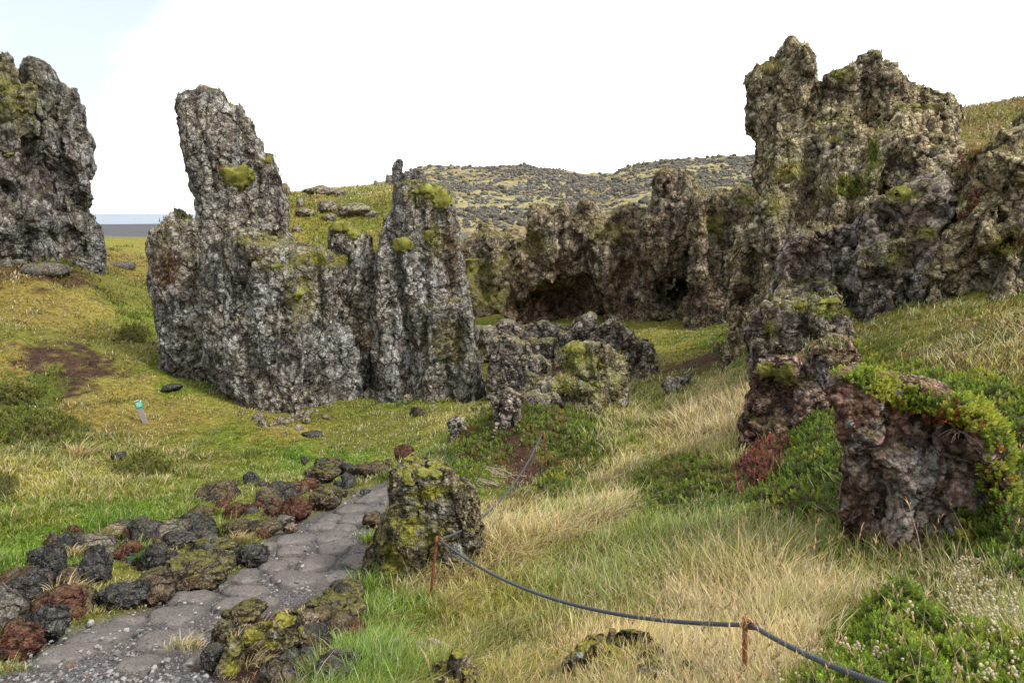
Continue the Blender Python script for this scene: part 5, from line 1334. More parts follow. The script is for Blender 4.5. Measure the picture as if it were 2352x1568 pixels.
mat_shrub('bright crowberry mat spilling over the top of the big red-brown boulder',
      [(1885,870),(1900,830),(1935,805),(2010,812),(2100,835),(2200,855),(2320,880),(2480,905),(2480,1010),(2320,1010),(2240,985),(2150,955),(2050,925),(1980,895),(1930,880)], .14, 1300, .040, CROW, CROWY, .42, seed=102,
      drape=('bank', [(1925,865),(2000,870),(2120,900),(2240,930),(2300,960),(2310,1050),(2260,1010),(2190,975),(2100,945),(2030,925),(1985,900)], 60000, -.6))
mat_shrub('dark crowberry curtain down the right edge beside the big boulder',
      [(2260,1010),(2330,985),(2480,985),(2480,1420),(2340,1350),(2240,1300),(2195,1280),(2200,1210),(2225,1140),(2265,1080)], .28, 2000, .034, (.18,.265,.03), CROWY, .3, seed=103,
      drape=('bank', [(2255,985),(2330,960),(2330,1300),(2190,1300),(2205,1200),(2240,1120),(2268,1060)], 40000, -.9))
mat_shrub('dense bright green crowberry cushion in the bottom right corner',
      [(1770,1640),(1810,1560),(1860,1490),(1960,1420),(2090,1385),(2180,1405),(2270,1470),(2352,1540),(2400,1720),(1850,1760)], .20, 5200, .029, (.235,.33,.034), (.32,.35,.05), .35, seed=104)
mat_shrub('dark green crowberry bush filling the gap between the two bank outcrops',
      [(1785,1090),(1800,1020),(1825,950),(1870,905),(1925,910),(1950,960),(1968,1040),(1985,1130),(1930,1160),(1860,1140),(1810,1110)], .2, 1300, .042, (.175,.26,.03), CROWY, .28, seed=105)
mat_shrub('crimson bilberry bush beside the dry trail', [(1688,1120),(1700,1070),(1740,1030),(1785,1010),(1812,1030),(1806,1075),(1760,1110),(1715,1130)], .20, 900, .052, (.27,.085,.075), (.18,.16,.035), .12, 'bilberry_shrub', 106)
mat_shrub('low heathery crowberry hump with brown edge, left of the crimson bush', [(1440,1155),(1445,1115),(1490,1085),(1520,1050),(1580,1045),(1650,1070),(1700,1100),(1700,1150),(1620,1165),(1530,1170)], .22, 750, .046, (.18,.235,.035), (.28,.23,.06), .3, seed=107)
mat_shrub('low crowberry below the first bank outcrop, spreading into grass', [(1690,1190),(1720,1135),(1780,1100),(1860,1120),(1960,1140),(1990,1200),(1900,1220),(1780,1215)], .20, 800, .045, (.18,.25,.03), CROWY, .3, seed=108)
mat_shrub('crowberry cushion tinged orange on the left flank of the mound', [(1035,1050),(1060,995),(1100,965),(1140,955),(1165,985),(1165,1040),(1140,1075),(1080,1085)], .12, 360, .055, (.225,.28,.04), (.36,.18,.05), .3, seed=109)
mat_shrub('green crowberry cushion on the crest of the mound behind the pink-grey knob', [(1195,1000),(1205,950),(1250,935),(1310,940),(1360,960),(1375,1000),(1340,1035),(1260,1030)], .13, 360, .055, (.22,.30,.04), (.34,.21,.06), .25, seed=110)
mat_shrub('dark crowberry at the mound foot behind the mossy boulder', [(1000,1130),(1010,1090),(1060,1070),(1120,1085),(1135,1115),(1080,1145),(1020,1150)], .14, 450, .05, (.21,.30,.038), CROWY, .25, seed=112)
mat_shrub('small green hump of crowberry at the foot of the far rope post', [(1230,1135),(1245,1100),(1285,1085),(1310,1105),(1305,1135)], .16, 600, .052, (.17,.24,.03), CROWY, .3, seed=113)
for i, (lab, P, Y) in enumerate([
    ('broad dark heather hump at the left edge of the meadow', [(-40,1015),(-30,970),(40,950),(120,955),(180,970),(200,990),(120,1018)], 12.9),
    ('upper dark heather hump at the left edge of the meadow', [(-60,930),(-20,900),(60,895),(110,910),(60,932)], 14.6),
    ('round dark green tussock in the open left meadow', [(265,1090),(280,1055),(330,1042),(380,1058),(400,1090),(340,1105)], 11.2),
    ('dark tussock cut off by the left edge above the path', [(-60,1165),(-40,1115),(20,1100),(45,1120),(30,1155)], 9.6),
    ('small dark hump on the slope left of the spire', [(265,785),(285,762),(320,755),(345,775),(330,790)], 20.5),
    ('brown-green hump high on the far left slope', [(70,640),(85,610),(130,600),(160,620),(140,642)], 27)]):
    mat_shrub(lab, P, .20, 300 if Y < 16 else 120, .0045 * Y + .02, (.18, .20, .035), (.25, .22, .06), .3, 'heather_hump', 120 + i * 3)

# crowberry and bilberry creeping between the shrubs: ground cover
HEATH = [ # polygon of sightings, density, base, alt, amount
 ([(1000,1130),(1020,1040),(1060,960),(1150,900),(1280,890),(1400,960),(1430,1040),(1370,1090),(1300,1130),(1230,1060),(1140,1050),(1100,1120)], 260, (.095,.13,.022), (.22,.10,.035), .15, .06),
 ([(1800,830),(1960,815),(2150,800),(2352,760),(2420,900),(2300,900),(2100,860),(1950,850)], 420, (.13,.15,.025), (.25,.12,.035), .25, .045),
 ([(2160,1300),(2260,1240),(2420,1300),(2420,1640),(2250,1640),(2200,1420),(2050,1340)], 900, (.12,.16,.022), (.24,.13,.04), .15, .03),
 ([(1440,1180),(1700,1140),(1960,1160),(2000,1260),(1900,1300),(1640,1260),(1450,1230)], 260, (.10,.15,.022), CROWY, .25, .045),
 ([(2100,800),(2352,640),(2420,640),(2420,800),(2352,800),(2200,830)], 160, (.14,.15,.025), (.25,.14,.04), .25, .055),
 ([(1080,1240),(1090,1180),(1150,1150),(1200,1180),(1160,1240)], 260, (.17,.10,.03), (.14,.15,.03), .2, .045),
 ([(1620,790),(1700,740),(1780,800),(1720,840),(1650,830)], 60, (.12,.14,.025), (.2,.12,.04), .2, .08),
]
hp = Heap()
for (P, dens, b0, a0, amt, sz) in HEATH:
    W = ground_hit(*np.array(P, float).T)[:, :2]; lo, hi = W.min(0), W.max(0)
    n = int((hi - lo).prod() * dens); x = rng.uniform(lo[0], hi[0], n); y = rng.uniform(lo[1], hi[1], n)
    s = poly_sdf(x.astype(np.float32), y.astype(np.float32), W) + .35 * n2(x, y, .7, 90)
    k = (s < 0) & (n2(x, y, .4, 91) > -.25); x, y = x[k], y[k]
    p = np.stack([x, y, ground_z(x, y) + .01 + .05 * np.clip(n2(x, y, .35, 92) + .2, 0, 1)], 1)
    place_sprigs(hp, p, np.tile([0, 0, 1.], (len(p), 1)), sz * rng.uniform(.7, 1.4, len(p)), leaf_tint(p, b0, a0, amt, 93))
tag(hp.build('heath_cover', M_leaf), 'creeping crowberry and bilberry leaves over mound and banks', 'ground cover', None, 'stuff')

# dried white seed heads in the lower right corner
def white_heads():
    P = ground_hit(*np.array([(2090,1420),(2180,1330),(2352,1290),(2420,1400),(2420,1640),(1950,1640),(1560,1640),(1540,1560),(2120,1560)], float).T)[:, :2]
    lo, hi = P.min(0), P.max(0); n = 900; x = rng.uniform(lo[0], hi[0], n); y = rng.uniform(lo[1], hi[1], n)
    k = (poly_sdf(x.astype(np.float32), y.astype(np.float32), P) < 0) & (n2(x, y, .35, 95) > -.02); x, y = x[k], y[k]; n = len(x)
    h = Heap(); v, f = ICO[1]
    z = ground_z(x, y); L = rng.uniform(.10, .2, n); lean = rng.normal(0, .25, (n, 2)); b = np.stack([x, y, z], 1)
    h.add(*blade_mesh(b, L, np.full(n, .003), lean, np.zeros(n), np.tile([.25, .2, .1], (n, 1)), 2))
    t = b + np.stack([lean[:, 0] * L, lean[:, 1] * L, L], 1)
    for j in range(5):
        r = rng.uniform(.004, .0075, n); c = t + rng.normal(0, .010, (n, 3)) - np.stack([0 * L, 0 * L, rng.uniform(0, .04, n)], 1)
        V = c[:, None] + r[:, None, None] * v[None] * np.array([1, 1, 1.4])
        F = (np.arange(n) * len(v))[:, None, None] + f[None]
        C = np.repeat(np.array([.62, .54, .38]) * rng.uniform(.75, 1.15, (n, 1)), len(v), 0)
        h.add(V.reshape(-1, 3), np.zeros((0, 4), int), F.reshape(-1, 3), np.clip(C, 0, .85))
    tag(h.build('wildflowers', M_leaf), 'dried cream seed heads scattered in the lower right corner', 'wildflowers', None, 'stuff')
white_heads()

# loose gravel on the path
def gravel():
    n = 26000; x, y = scatter_polar(n, 3.2, 10, .8, R(44)); k = pathmask(x, y) > .45; x, y = x[k], y[k]; n = len(x)
    v, f = ICO[1]; r = rng.gamma(2.2, .0032, n) + .004; d = np.hypot(x, y)
    s = rng.uniform(.6, 1.2, (n, 3)) * np.array([1, 1, .7]); jit = rng.normal(1, .16, (n, len(v), 1))
    V = np.stack([x, y, ground_z(x, y, True) - .045 + .055 * (rng.random(n) < .22)], 1)[:, None] + r[:, None, None] * s[:, None] * v[None] * jit
    F = (np.arange(n) * len(v))[:, None, None] + f[None]
    t = rng.random((n, 1)); C = np.array([.07, .065, .062]) * (1 - t) + np.array([.30, .28, .27]) * t
    C = np.where(rng.random((n, 1)) < .06, np.array([.16, .09, .07]), C)
    m, kk, b = new_mat('gravel_stone', .9, .2); kk.put(b.inputs['Base Color'], kk.attr('tint'))
    o = make_mesh('gravel', V.reshape(-1, 3), [F.reshape(-1, 3)], m, None, False, {'tint': np.repeat(C, len(v), 0)})
    tag(o, 'loose grey gravel between the paving stones', 'gravel', None, 'stuff')
gravel()

# ------------------------------------------------------------------ the meadow itself
GRASS_N = 46000
x, y = scatter_polar(GRASS_N, 1.7, 46, .40)
Z = zones(x, y)
keep = (rng.random(len(x)) < Z[:, 4] * .8) & (pathmask(x, y) < .3)
x, y, Z = x[keep], y[keep], Z[keep]
drop = np.zeros(len(x), bool)
for W in MASKS:
    s_ = poly_sdf(x.astype(np.float32), y.astype(np.float32), W) + .12 * n2(x, y, .3, 99); drop |= (s_ < -.04) & (rng.random(len(x)) > .07)
x, y, Z = x[~drop], y[~drop], Z[~drop]
heap = Heap()
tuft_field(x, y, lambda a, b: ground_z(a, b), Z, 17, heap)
# pale tufts caught between the border stones
for (px, py, L_, c_) in [(160,1385,.16,'straw'),(170,1285,.10,'gold'),(590,1535,.14,'straw'),(735,1478,.13,'straw'),(690,1440,.10,'gold'),(560,1248,.09,'straw'),(520,1225,.11,'green'),(255,1250,.12,'olive'),(420,1510,.08,'gold'),(330,1275,.12,'lush'),(880,1215,.10,'green'),(850,1240,.09,'lush'),(25,1560,.09,'olive'),(560,1500,.10,'gold'),(1660,980,.4,'straw'),(1700,1010,.35,'straw'),(1385,1105,.34,'straw'),(180,1040,.3,'straw')]:
    g_ = ground_hit(px, py)[0]; m_ = 6; xx = g_[0] + rng.normal(0, .05, m_); yy = g_[1] + rng.normal(0, .05, m_)
    tuft_field(xx, yy, lambda a, b: ground_z(a, b) + (.06 if py > 1200 and px < 800 else 0), np.tile(list(PAL[c_]) + [L_, 1, .9 if c_ in ('straw', 'gold') else .1], (m_, 1)), 22, heap, 1.2, .7)
# flowering stalks with seed heads
sx_, sy_ = scatter_polar(6000, 1.9, 9, .6)
Zs = zones(sx_, sy_); kp = (rng.random(len(sx_)) < np.clip(Zs[:, 5] - .2, 0, 1) * .55) & (pathmask(sx_, sy_) < .1) & (Zs[:, 3] > .11)
sx_, sy_ = sx_[kp], sy_[kp]; ns = len(sx_)
def stalks(x, y, zf, heap, hmin=.28, hmax=.5):
    n = len(x); L = rng.uniform(hmin, hmax, n); wa = 2.2 * n2(x, y, 2.4, 73) + .6
    lean = np.stack([np.cos(wa), np.sin(wa)], 1) * .3 + rng.normal(0, .22, (n, 2)); dr = rng.uniform(.0, .2, n)
    base = np.stack([x, y, zf(x, y)], 1); d = np.hypot(x, y)
    col = np.array([.42, .33, .18]) * rng.uniform(.7, 1.2, (n, 1))
    W = np.maximum(.0022, .55 * d / 683)
    heap.add(*blade_mesh(base, L, W, lean, dr, col, 3))
    # heads: short bristly spikes at the tip
    tipp = base + np.stack([lean[:, 0] * L, lean[:, 1] * L, L * (1 - dr)], 1)
    dirn = np.stack([lean[:, 0] * 1.7, lean[:, 1] * 1.7, 1 - 2 * dr], 1); dirn /= np.linalg.norm(dirn, axis=1, keepdims=True)
    hl = rng.uniform(.035, .075, n)
    for j in range(7):
        t = rng.uniform(-.6, .35, n); b = tipp + dirn * (hl * t)[:, None]
        heap.add(*blade_mesh(b, hl * .55, np.maximum(.005, .9 * d / 683), lean * .8 + rng.normal(0, .45, (n, 2)), rng.uniform(0, .2, n), col * np.array([1.12, 1.0, .9]) * rng.uniform(.8, 1.2, (n, 1)), 2))
stalks(sx_, sy_, lambda a, b: ground_z(a, b), heap)

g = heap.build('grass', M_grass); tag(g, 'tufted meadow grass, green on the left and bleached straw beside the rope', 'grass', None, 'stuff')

# ------------------------------------------------------------------ rope barrier
def tube(path, rad, nseg=10, cap=True):
    path = np.asarray(path, float); n = len(path); rad = np.broadcast_to(rad, n)
    t = np.gradient(path, axis=0); t /= np.linalg.norm(t, axis=1, keepdims=True)
    up = np.array([0, 0, 1.]) if abs(t[0, 2]) < .9 else np.array([1., 0, 0])
    V = []; a = np.cross(t[0], up); a /= np.linalg.norm(a)
    for i in range(n):
        a = a - t[i] * (a @ t[i]); a /= np.linalg.norm(a); b = np.cross(t[i], a)
        th = np.linspace(0, 2 * np.pi, nseg, endpoint=False)
        V.append(path[i] + rad[i] * (np.cos(th)[:, None] * a + np.sin(th)[:, None] * b))
    V = np.concatenate(V); I = np.arange(n * nseg).reshape(n, nseg); J = np.roll(I, -1, 1)
    q = np.stack([I[:-1], J[:-1], J[1:], I[1:]], -1).reshape(-1, 4)
    tr = np.zeros((0, 3), int)
    if cap:
        k = len(V); V = np.concatenate([V, path[:1], path[-1:]])
        tr = np.concatenate([np.stack([J[0], I[0], np.full(nseg, k)], -1), np.stack([I[-1], J[-1], np.full(nseg, k + 1)], -1)])
    return V, q, tr

def rust_material():
    m, k, b = new_mat('rusty_iron', .85, .3); P = objcoord(k)
    n = k.noise(P, 28, 5, .65); n2_ = k.noise(P, 120, 3, .6)
    c = k.mix(k.ramp(n, .35, .65), (.115, .035, .016), (.26, .095, .038)); c = k.mix(k.ramp(n2_, .5, .7, 0, .7), c, (.07, .028, .018))
    k.put(b.inputs['Base Color'], c); bump(k, b, n2_, .6, .003); return m
M_rust = rust_material()
def rope_material():
    m, k, b = new_mat('dark_rope', .8, .3); P = objcoord(k); n = k.noise(P, 90, 3)
    k.put(b.inputs['Base Color'], k.mix(n, (.035, .038, .045), (.10, .105, .12))); bump(k, b, n, .4, .002); return m
M_rope = rope_material()

POSTS = [ # label, top px, bottom px, Y, ring side
 ('rusty iron post nearest the viewer, cut by the bottom edge', (1711, 1418), (1711, 1590), 2.75, 1),
 ('rusty iron post leaning beside the mossy boulder', (1004, 1231), (986, 1395), 5.65, 1),
 ('farthest rusty iron post, on the crowberry mound', (1249, 992), (1256, 1090), 10.3, -1)]
ringpts = []
for lab, tp, bp, Y, sd_ in POSTS:
    top = at(*tp, Y); bot = at(*bp, Y); gz0 = float(ground_z(bot[0], bot[1]))
    dirv = (bot - top) / np.linalg.norm(bot - top); bot = top + dirv * max(np.linalg.norm(bot - top), (top[2] - gz0 + .12) / -dirv[2])
    e = empty('rope_post', bot); tag(e, lab, 'post', 'iron posts of the rope barrier')
    r = .0115 if Y < 4 else .013
    sh = np.linspace(0, 1, 14)[:, None]; pth = bot * (1 - sh) + top * sh
    V, q, t = tube(pth, r, 14)
    make_mesh('shaft', V - bot, [q, t], M_rust, e)
    # the eye: a bent bar welded to the side
    side = np.array([sd_, -.25 * sd_, 0.]); side /= np.linalg.norm(side); rr = r * .62; o0 = top + dirv * .03
    hw, hh = .052, .017
    pts = [o0 + side * r * .5 + dirv * -hh]
    for a in np.linspace(-90, 90, 11): pts.append(o0 + side * (hw - hh + hh * math.cos(R(a))) + dirv * (hh * math.sin(R(a))))
    pts.append(o0 + side * r * .5 + dirv * hh)
    V, q, t = tube(pts, rr, 10); make_mesh('rope_eye', V - bot, [q, t], M_rust, e)
    ringpts.append(o0 + side * (hw * .55))
# one laid rope threaded through the eyes
def sag(a, b, s, n=60):
    t = np.linspace(0, 1, n)[:, None]; p = a * (1 - t) + b * t; p[:, 2] -= (4 * s * t * (1 - t))[:, 0]; return p
A0, A1, A2 = ringpts[0], ringpts[1], ringpts[2]
endp = at(2140, 1605, 1.75)
line = np.concatenate([sag(A2, A1, .30, 60)[:-1], sag(A1, A0, .20, 70)[:-1], sag(A0, endp, .03, 40)])
dl = np.concatenate([[0], np.cumsum(np.linalg.norm(np.diff(line, axis=0), axis=1))])
S = np.arange(0, dl[-1], .006); line = np.stack([np.interp(S, dl, line[:, c]) for c in range(3)], 1)
for _ in range(6): line[1:-1] = .25 * line[:-2] + .5 * line[1:-1] + .25 * line[2:]
t_ = np.gradient(line, axis=0); t_ /= np.linalg.norm(t_, axis=1, keepdims=True)
a_ = np.cross(t_, [0, 0, 1.]); a_ /= np.linalg.norm(a_, axis=1, keepdims=True); b_ = np.cross(t_, a_)
rope_root = empty('barrier_rope', A1); tag(rope_root, 'dark twisted rope slung through the three rusty posts', 'rope')
for k3 in range(3):
    ph = S / .045 * 2 * np.pi + k3 * 2 * np.pi / 3; ctr = line + .0052 * (np.cos(ph)[:, None] * a_ + np.sin(ph)[:, None] * b_)
    V, q, t = tube(ctr, .0064, 7); o = make_mesh('strand', V - A1, [q, t], M_rope, rope_root)

# ------------------------------------------------------------------ green trail marker
def flat_mat(name, c, rough=.6):
    m, k, b = new_mat(name, rough, .3); P = objcoord(k); n = k.noise(P, 25, 4)
    k.put(b.inputs['Base Color'], k.mix(k.ramp(n, .3, .7, 0, .35), c, tuple(x * .7 for x in c))); return m
def boxmesh(lo, hi, bev=.003):
    import bmesh
    bm = bmesh.new(); bmesh.ops.create_cube(bm, size=1.)
    for v in bm.verts: v.co = Vector([(lo[i] + hi[i]) / 2 + v.co[i] * (hi[i] - lo[i]) for i in range(3)])
    bmesh.ops.bevel(bm, geom=bm.edges[:], offset=bev, segments=1, affect='EDGES')
    me = bpy.data.meshes.new('box'); bm.to_mesh(me); bm.free(); return me
def addbox(name, lo, hi, mat, parent, bev=.003):
    me = boxmesh(lo, hi, bev); me.materials.append(mat); o = bpy.data.objects.new(name, me); COL.objects.link(o); o.parent = parent; me.name = name; return o
gp = ground_hit(337, 976)[0]
mk = empty('trail_marker', (gp[0], gp[1], gp[2] - .02)); mk.rotation_euler = (R(4), R(-14), R(18))
tag(mk, 'leaning wooden trail marker with a small green sign plate', 'trail marker')
M_wood = flat_mat('weathered_wood', (.26, .24, .235), .9); M_green = flat_mat('green_enamel', (.0, .33, .17), .5); M_white = flat_mat('white_paint', (.78, .80, .79), .5)
M_top = flat_mat('pale_end_grain', (.55, .47, .36), .8)
q_ = np.linalg.norm(gp - [0, 0, EYE]) / FPX                       # metres per survey unit here
w_, h_ = 4.2 * q_ * 1.15, 56 * q_
addbox('stake', (-w_, -.02, -.1), (w_, .02, h_ - .004), M_wood, mk, .004)
addbox('stake_top', (-w_ * 1.02, -.021, h_ - .002), (w_ * 1.02, .021, h_ + .006), M_top, mk, .002)
pl = addbox('sign_plate', (-w_ * .75, -.028, h_ - 15.5 * q_), (w_ * 2.1, -.0225, h_ - .3 * q_), M_green, mk, .001)
zt = h_ - 2.3 * q_
for i_, zz in enumerate((2.6, 4.9, 7.4, 9.9)):                   # the white lines of text, too small to read
    o = addbox('text_line', (-w_ * .55, -.0315, h_ - (zz + 1.9) * q_), (w_ * (1.75 if i_ % 2 == 0 else 1.6), -.0285, h_ - (zz + 1.0) * q_), M_white, pl, .0005)
addbox('corner_mark', (w_ * 1.35, -.0315, h_ - 2.4 * q_), (w_ * 2.0, -.0285, h_ - .6 * q_), M_white, pl, .0005)

# ------------------------------------------------------------------ lava strewn over the far hill
def hill_rocks():
    M_h = rock_material('hazy_hill_stone', (.075, .078, .084), (.15, .155, .165), (.13, .125, .115), (.25, .25, .24), .3, .3, .0, .25, (.25, .21, .08), .0, .6)  # distance haze put into the stone colour: paler and bluish
    protos = []
    for i in range(8):
        v, f, cav = stone_shape(900 + i, 3, cuts=9, rough=.22, pores=.12)
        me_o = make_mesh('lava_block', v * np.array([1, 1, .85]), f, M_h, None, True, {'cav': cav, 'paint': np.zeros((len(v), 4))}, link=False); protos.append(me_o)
    n = 34000; px = rng.uniform(900, 1800, n); Y = np.exp(rng.uniform(math.log(44), math.log(150), n))
    az = np.arctan((px - CX) / FPX); x = Y * np.tan(az); z = hill_z(x, Y)
    ux_, uy_ = sight(np.stack([x, Y, z], 1))
    den = np.clip(.28 + 1.2 * n2(x, Y, 12, 97) + .45 * sstep(60, 140, Y) + .7 * n2(x, Y, 3.5, 98), 0.01, 1)
    k = rng.random(n) < den; x, Y, z, px, uy_ = x[k], Y[k], z[k], px[k], uy_[k]
    size = np.minimum(rng.gamma(1.5, .11, len(x)) + .10, .62); size *= .75 + .45 * sstep(50, 130, Y)
    app = size / Y; order = np.argsort(-app)
    lim = 260; c = 0
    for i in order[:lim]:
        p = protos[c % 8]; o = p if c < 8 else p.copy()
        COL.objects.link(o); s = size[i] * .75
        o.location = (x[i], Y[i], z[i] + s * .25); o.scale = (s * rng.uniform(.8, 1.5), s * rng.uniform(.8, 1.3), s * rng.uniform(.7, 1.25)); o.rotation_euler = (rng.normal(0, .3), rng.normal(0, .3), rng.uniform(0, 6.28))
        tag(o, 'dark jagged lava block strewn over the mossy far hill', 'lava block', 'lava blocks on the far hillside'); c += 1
    rest = order[lim:]
    V, F, K = [], [], 0
    vs = [stone_shape(950 + i, 1, cuts=7, rough=.3, pores=.15)[0] for i in range(6)]; f = ICO[1][1]
    for t in range(6):
        r = rest[t::6]; m = len(r); a = rng.uniform(0, 6.28, m); ca, sa = np.cos(a), np.sin(a)
        s = (size[r] * .62)[:, None] * np.stack([rng.uniform(.8, 1.6, m), rng.uniform(.8, 1.3, m), rng.uniform(.6, 1.2, m)], 1)
        q = vs[t][None] * s[:, None]; X = q[..., 0] * ca[:, None] - q[..., 1] * sa[:, None] + x[r][:, None]; Yy = q[..., 0] * sa[:, None] + q[..., 1] * ca[:, None] + Y[r][:, None]; Zz = q[..., 2] + z[r][:, None] + s[:, 2:] * .2
        V.append(np.stack([X, Yy, Zz], -1).reshape(-1, 3)); F.append(((np.arange(m) * len(vs[t]))[:, None, None] + f[None]).reshape(-1, 3) + K); K += m * len(vs[t])
    V = np.concatenate(V)
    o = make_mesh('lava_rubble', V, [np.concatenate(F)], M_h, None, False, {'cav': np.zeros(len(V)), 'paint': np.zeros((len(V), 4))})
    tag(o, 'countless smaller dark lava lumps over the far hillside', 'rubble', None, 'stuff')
hill_rocks()

# ------------------------------------------------------------------ moss cushions on the big rocks
def moss_material():
    m, k, b = new_mat('woolly_moss', 1., .05); P = objcoord(k)
    n = k.noise(P, 4, 4); f = k.noise(P, 45, 4, .65)
    c = k.mix(k.ramp(n, .35, .65), (.15, .145, .03), (.31, .305, .085)); c = k.mix(k.ramp(k.noise(P, 11, 4, .7), .45, .65, 0, .75), c, (.12, .105, .03)); c = k.mix(k.ramp(f, .35, .6, .65, 0), c, (.10, .10, .018))
    k.put(b.inputs['Base Color'], c); bump(k, b, f, 1., .03); return m
M_moss = moss_material()
def moss_pale():
    m = M_moss.copy(); m.name = 'pale_woolly_moss'; return m
def cushion(key, px, py, wpx, hpx, thick=.5, seed=0, mat=None):
    """moss grown over the rock: the stone's own surface, smoothed, swollen and feathered out at the rim"""
    r = B[key]; P, N = r.hit(px, py)
    if P is None: return
    d = np.linalg.norm(P - [0, 0, EYE])
    if not hasattr(r, 'sx'): r.sx, r.sy = sight(r.v); r.nn = normals(r.v, [r.q])
    e = np.sqrt(((r.sx - px) / (wpx * .56)) ** 2 + ((r.sy - py) / (hpx * .60)) ** 2)
    near = (np.linalg.norm(r.v - P, axis=1) < max(wpx, hpx) * d / FPX * .9 + .12) & (e < 1.7)
    e[near] += .55 * fbm(r.v[near] / (hpx * d / FPX * .55), 3, seed) - .25 * (r.nn[near, 2] - .2)
    near &= e < 1.15
    f = r.q[near[r.q].all(1)]
    if len(f) < 12: return
    u, inv = np.unique(f, return_inverse=True); f = inv.reshape(f.shape); v = r.v[u].copy(); ee = e[u]
    n = len(u); ed = np.concatenate([f[:, [0, 1]], f[:, [1, 2]], f[:, [2, 3]], f[:, [3, 0]]])
    for _ in range(14):
        a = np.zeros((n, 3)); c = np.bincount(ed[:, 0], minlength=n) + np.bincount(ed[:, 1], minlength=n)
        for k in range(3): a[:, k] = np.bincount(ed[:, 0], v[ed[:, 1], k], n) + np.bincount(ed[:, 1], v[ed[:, 0], k], n)
        v = .4 * v + .6 * a / np.maximum(c, 1)[:, None]
    nn = normals(v, [f]); T = hpx * d / FPX * .30 * thick / .5
    prof = np.sqrt(np.clip(1 - ee, 0, 1)); lump = 1 + .5 * fbm(v / (T * 1.6), 3, seed + 3) + .4 * (.5 - worley(v / (T * 1.1), seed + 4)[0])
    v = v + (nn * .8 + np.array([0, 0, .35])) * (T * prof * lump + .035 * np.clip(1.15 - ee, 0, .3) / .3 - .012)[:, None] + nn * (.012 * perlin(v / .05, seed))[:, None]
    make_mesh('moss_cushion', v - np.array(r.o.location), [f], mat or M_moss, r.o, True)
for a in [('spire',545,406,72,52,.6,1),('spire',612,370,26,22,.5,2),('spire',690,678,42,34,.5,3),('spire',636,615,30,18,.5,4),
          ('pillar',925,561,58,34,.5,6),('pillar',975,441,74,22,.45,7),('pillar',1014,462,46,38,.4,9),('pillar',985,545,26,36,.5,10),
          ('notch',785,527,50,20,.7,11),('notch',815,540,30,24,.6,12),('left',22,357,30,18,.5,13),('left',45,222,50,16,.5,14),
          ('buttress',2072,448,56,24,.6,15),('buttress',2126,532,44,18,.6,16),('arch',2100,246,40,12,.5,17),('arch',2150,430,34,14,.5,18),('ledge',1905,700,62,18,.6,19),('ledge',1840,706,44,14,.6,20),
          ('outcrop',1765,858,48,28,.6,21),('outcrop',1805,856,52,30,.6,22),('buttress',2050,570,24,16,.5,23),('right',2190,500,16,12,.5,24),
          ('ridge',1325,805,52,24,.6,25),('ridge',1380,840,30,14,.6,29),
          ('mossy',985,1090,60,22,.5,31),('mossy',935,1105,30,30,.4,32),('mossy',960,1160,26,20,.4,33),('rubble_wall',1080,600,50,16,.6,34),]:
    cushion(*a)

# ------------------------------------------------------------------ grass and moss growing on the ledges of the big rocks
hl = Heap()
for key, n in dict(spire=700, pillar=300, notch=50, left=250, crag=900, rubble_wall=600, cave_cliff=700, peak_cliff=250, rib_cliff=700, tower=250, arch=200, buttress=400, right=450, saddle=250, ledge=300, outcrop=160, ridge=200, block_c=40).items():
    r = B[key]; p, nn, A = sample_faces(r.v, r.q, n * 14)
    k = (nn[:, 2] > .62) & (fbm(p / 1.1, 3, 33) + .5 * (nn[:, 2] - .8) > -.02)
    p, nn = p[k][:n], nn[k][:n]; m = len(p)
    if not m: continue
    i = np.repeat(np.arange(m), 9); d = np.linalg.norm(p - [0, 0, EYE], axis=1)[i]
    a = sstep(-.3, .4, fbm(p / .9, 2, 35))[:, None]; c = np.array([.30, .24, .08]) * (1 - a) + np.array([.17, .19, .035]) * a
    c = c[i] * rng.uniform(.65, 1.3, (len(i), 1))
    b = p[i] + rng.normal(0, .05, (len(i), 3)) * [1, 1, .3] - [0, 0, .03]
    hl.add(*blade_mesh(b, rng.uniform(.03, .13, len(i)), np.maximum(.005, .9 * d / 683), rng.normal(0, .35, (len(i), 2)), rng.uniform(0, .3, len(i)), c, 2, np.clip(c * 1.2, 0, .7)))
P_, N_ = B['spire'].hit(516, 396)
if P_ is not None:
    m = 90; hl.add(*blade_mesh(P_ + rng.normal(0, .07, (m, 3)) * [1, .6, .3], rng.uniform(.15, .4, m), np.full(m, .02), rng.normal(0, .22, (m, 2)), rng.uniform(0, .2, m), np.array([.36, .22, .06]) * rng.uniform(.7, 1.2, (m, 1)), 2))
P_, N_ = B['tower'].hit(1775, 168)
if P_ is not None:
    m = 160; hl.add(*blade_mesh(P_ + rng.normal(0, .12, (m, 3)) * [1, .8, .3], rng.uniform(.1, .3, m), np.full(m, .02), rng.normal(0, .3, (m, 2)), rng.uniform(0, .3, m), np.array([.36, .29, .11]) * rng.uniform(.7, 1.2, (m, 1)), 2))
tag(hl.build('ledge_grass', M_grass), 'tufts of golden and green grass on the rock ledges', 'grass', None, 'stuff')

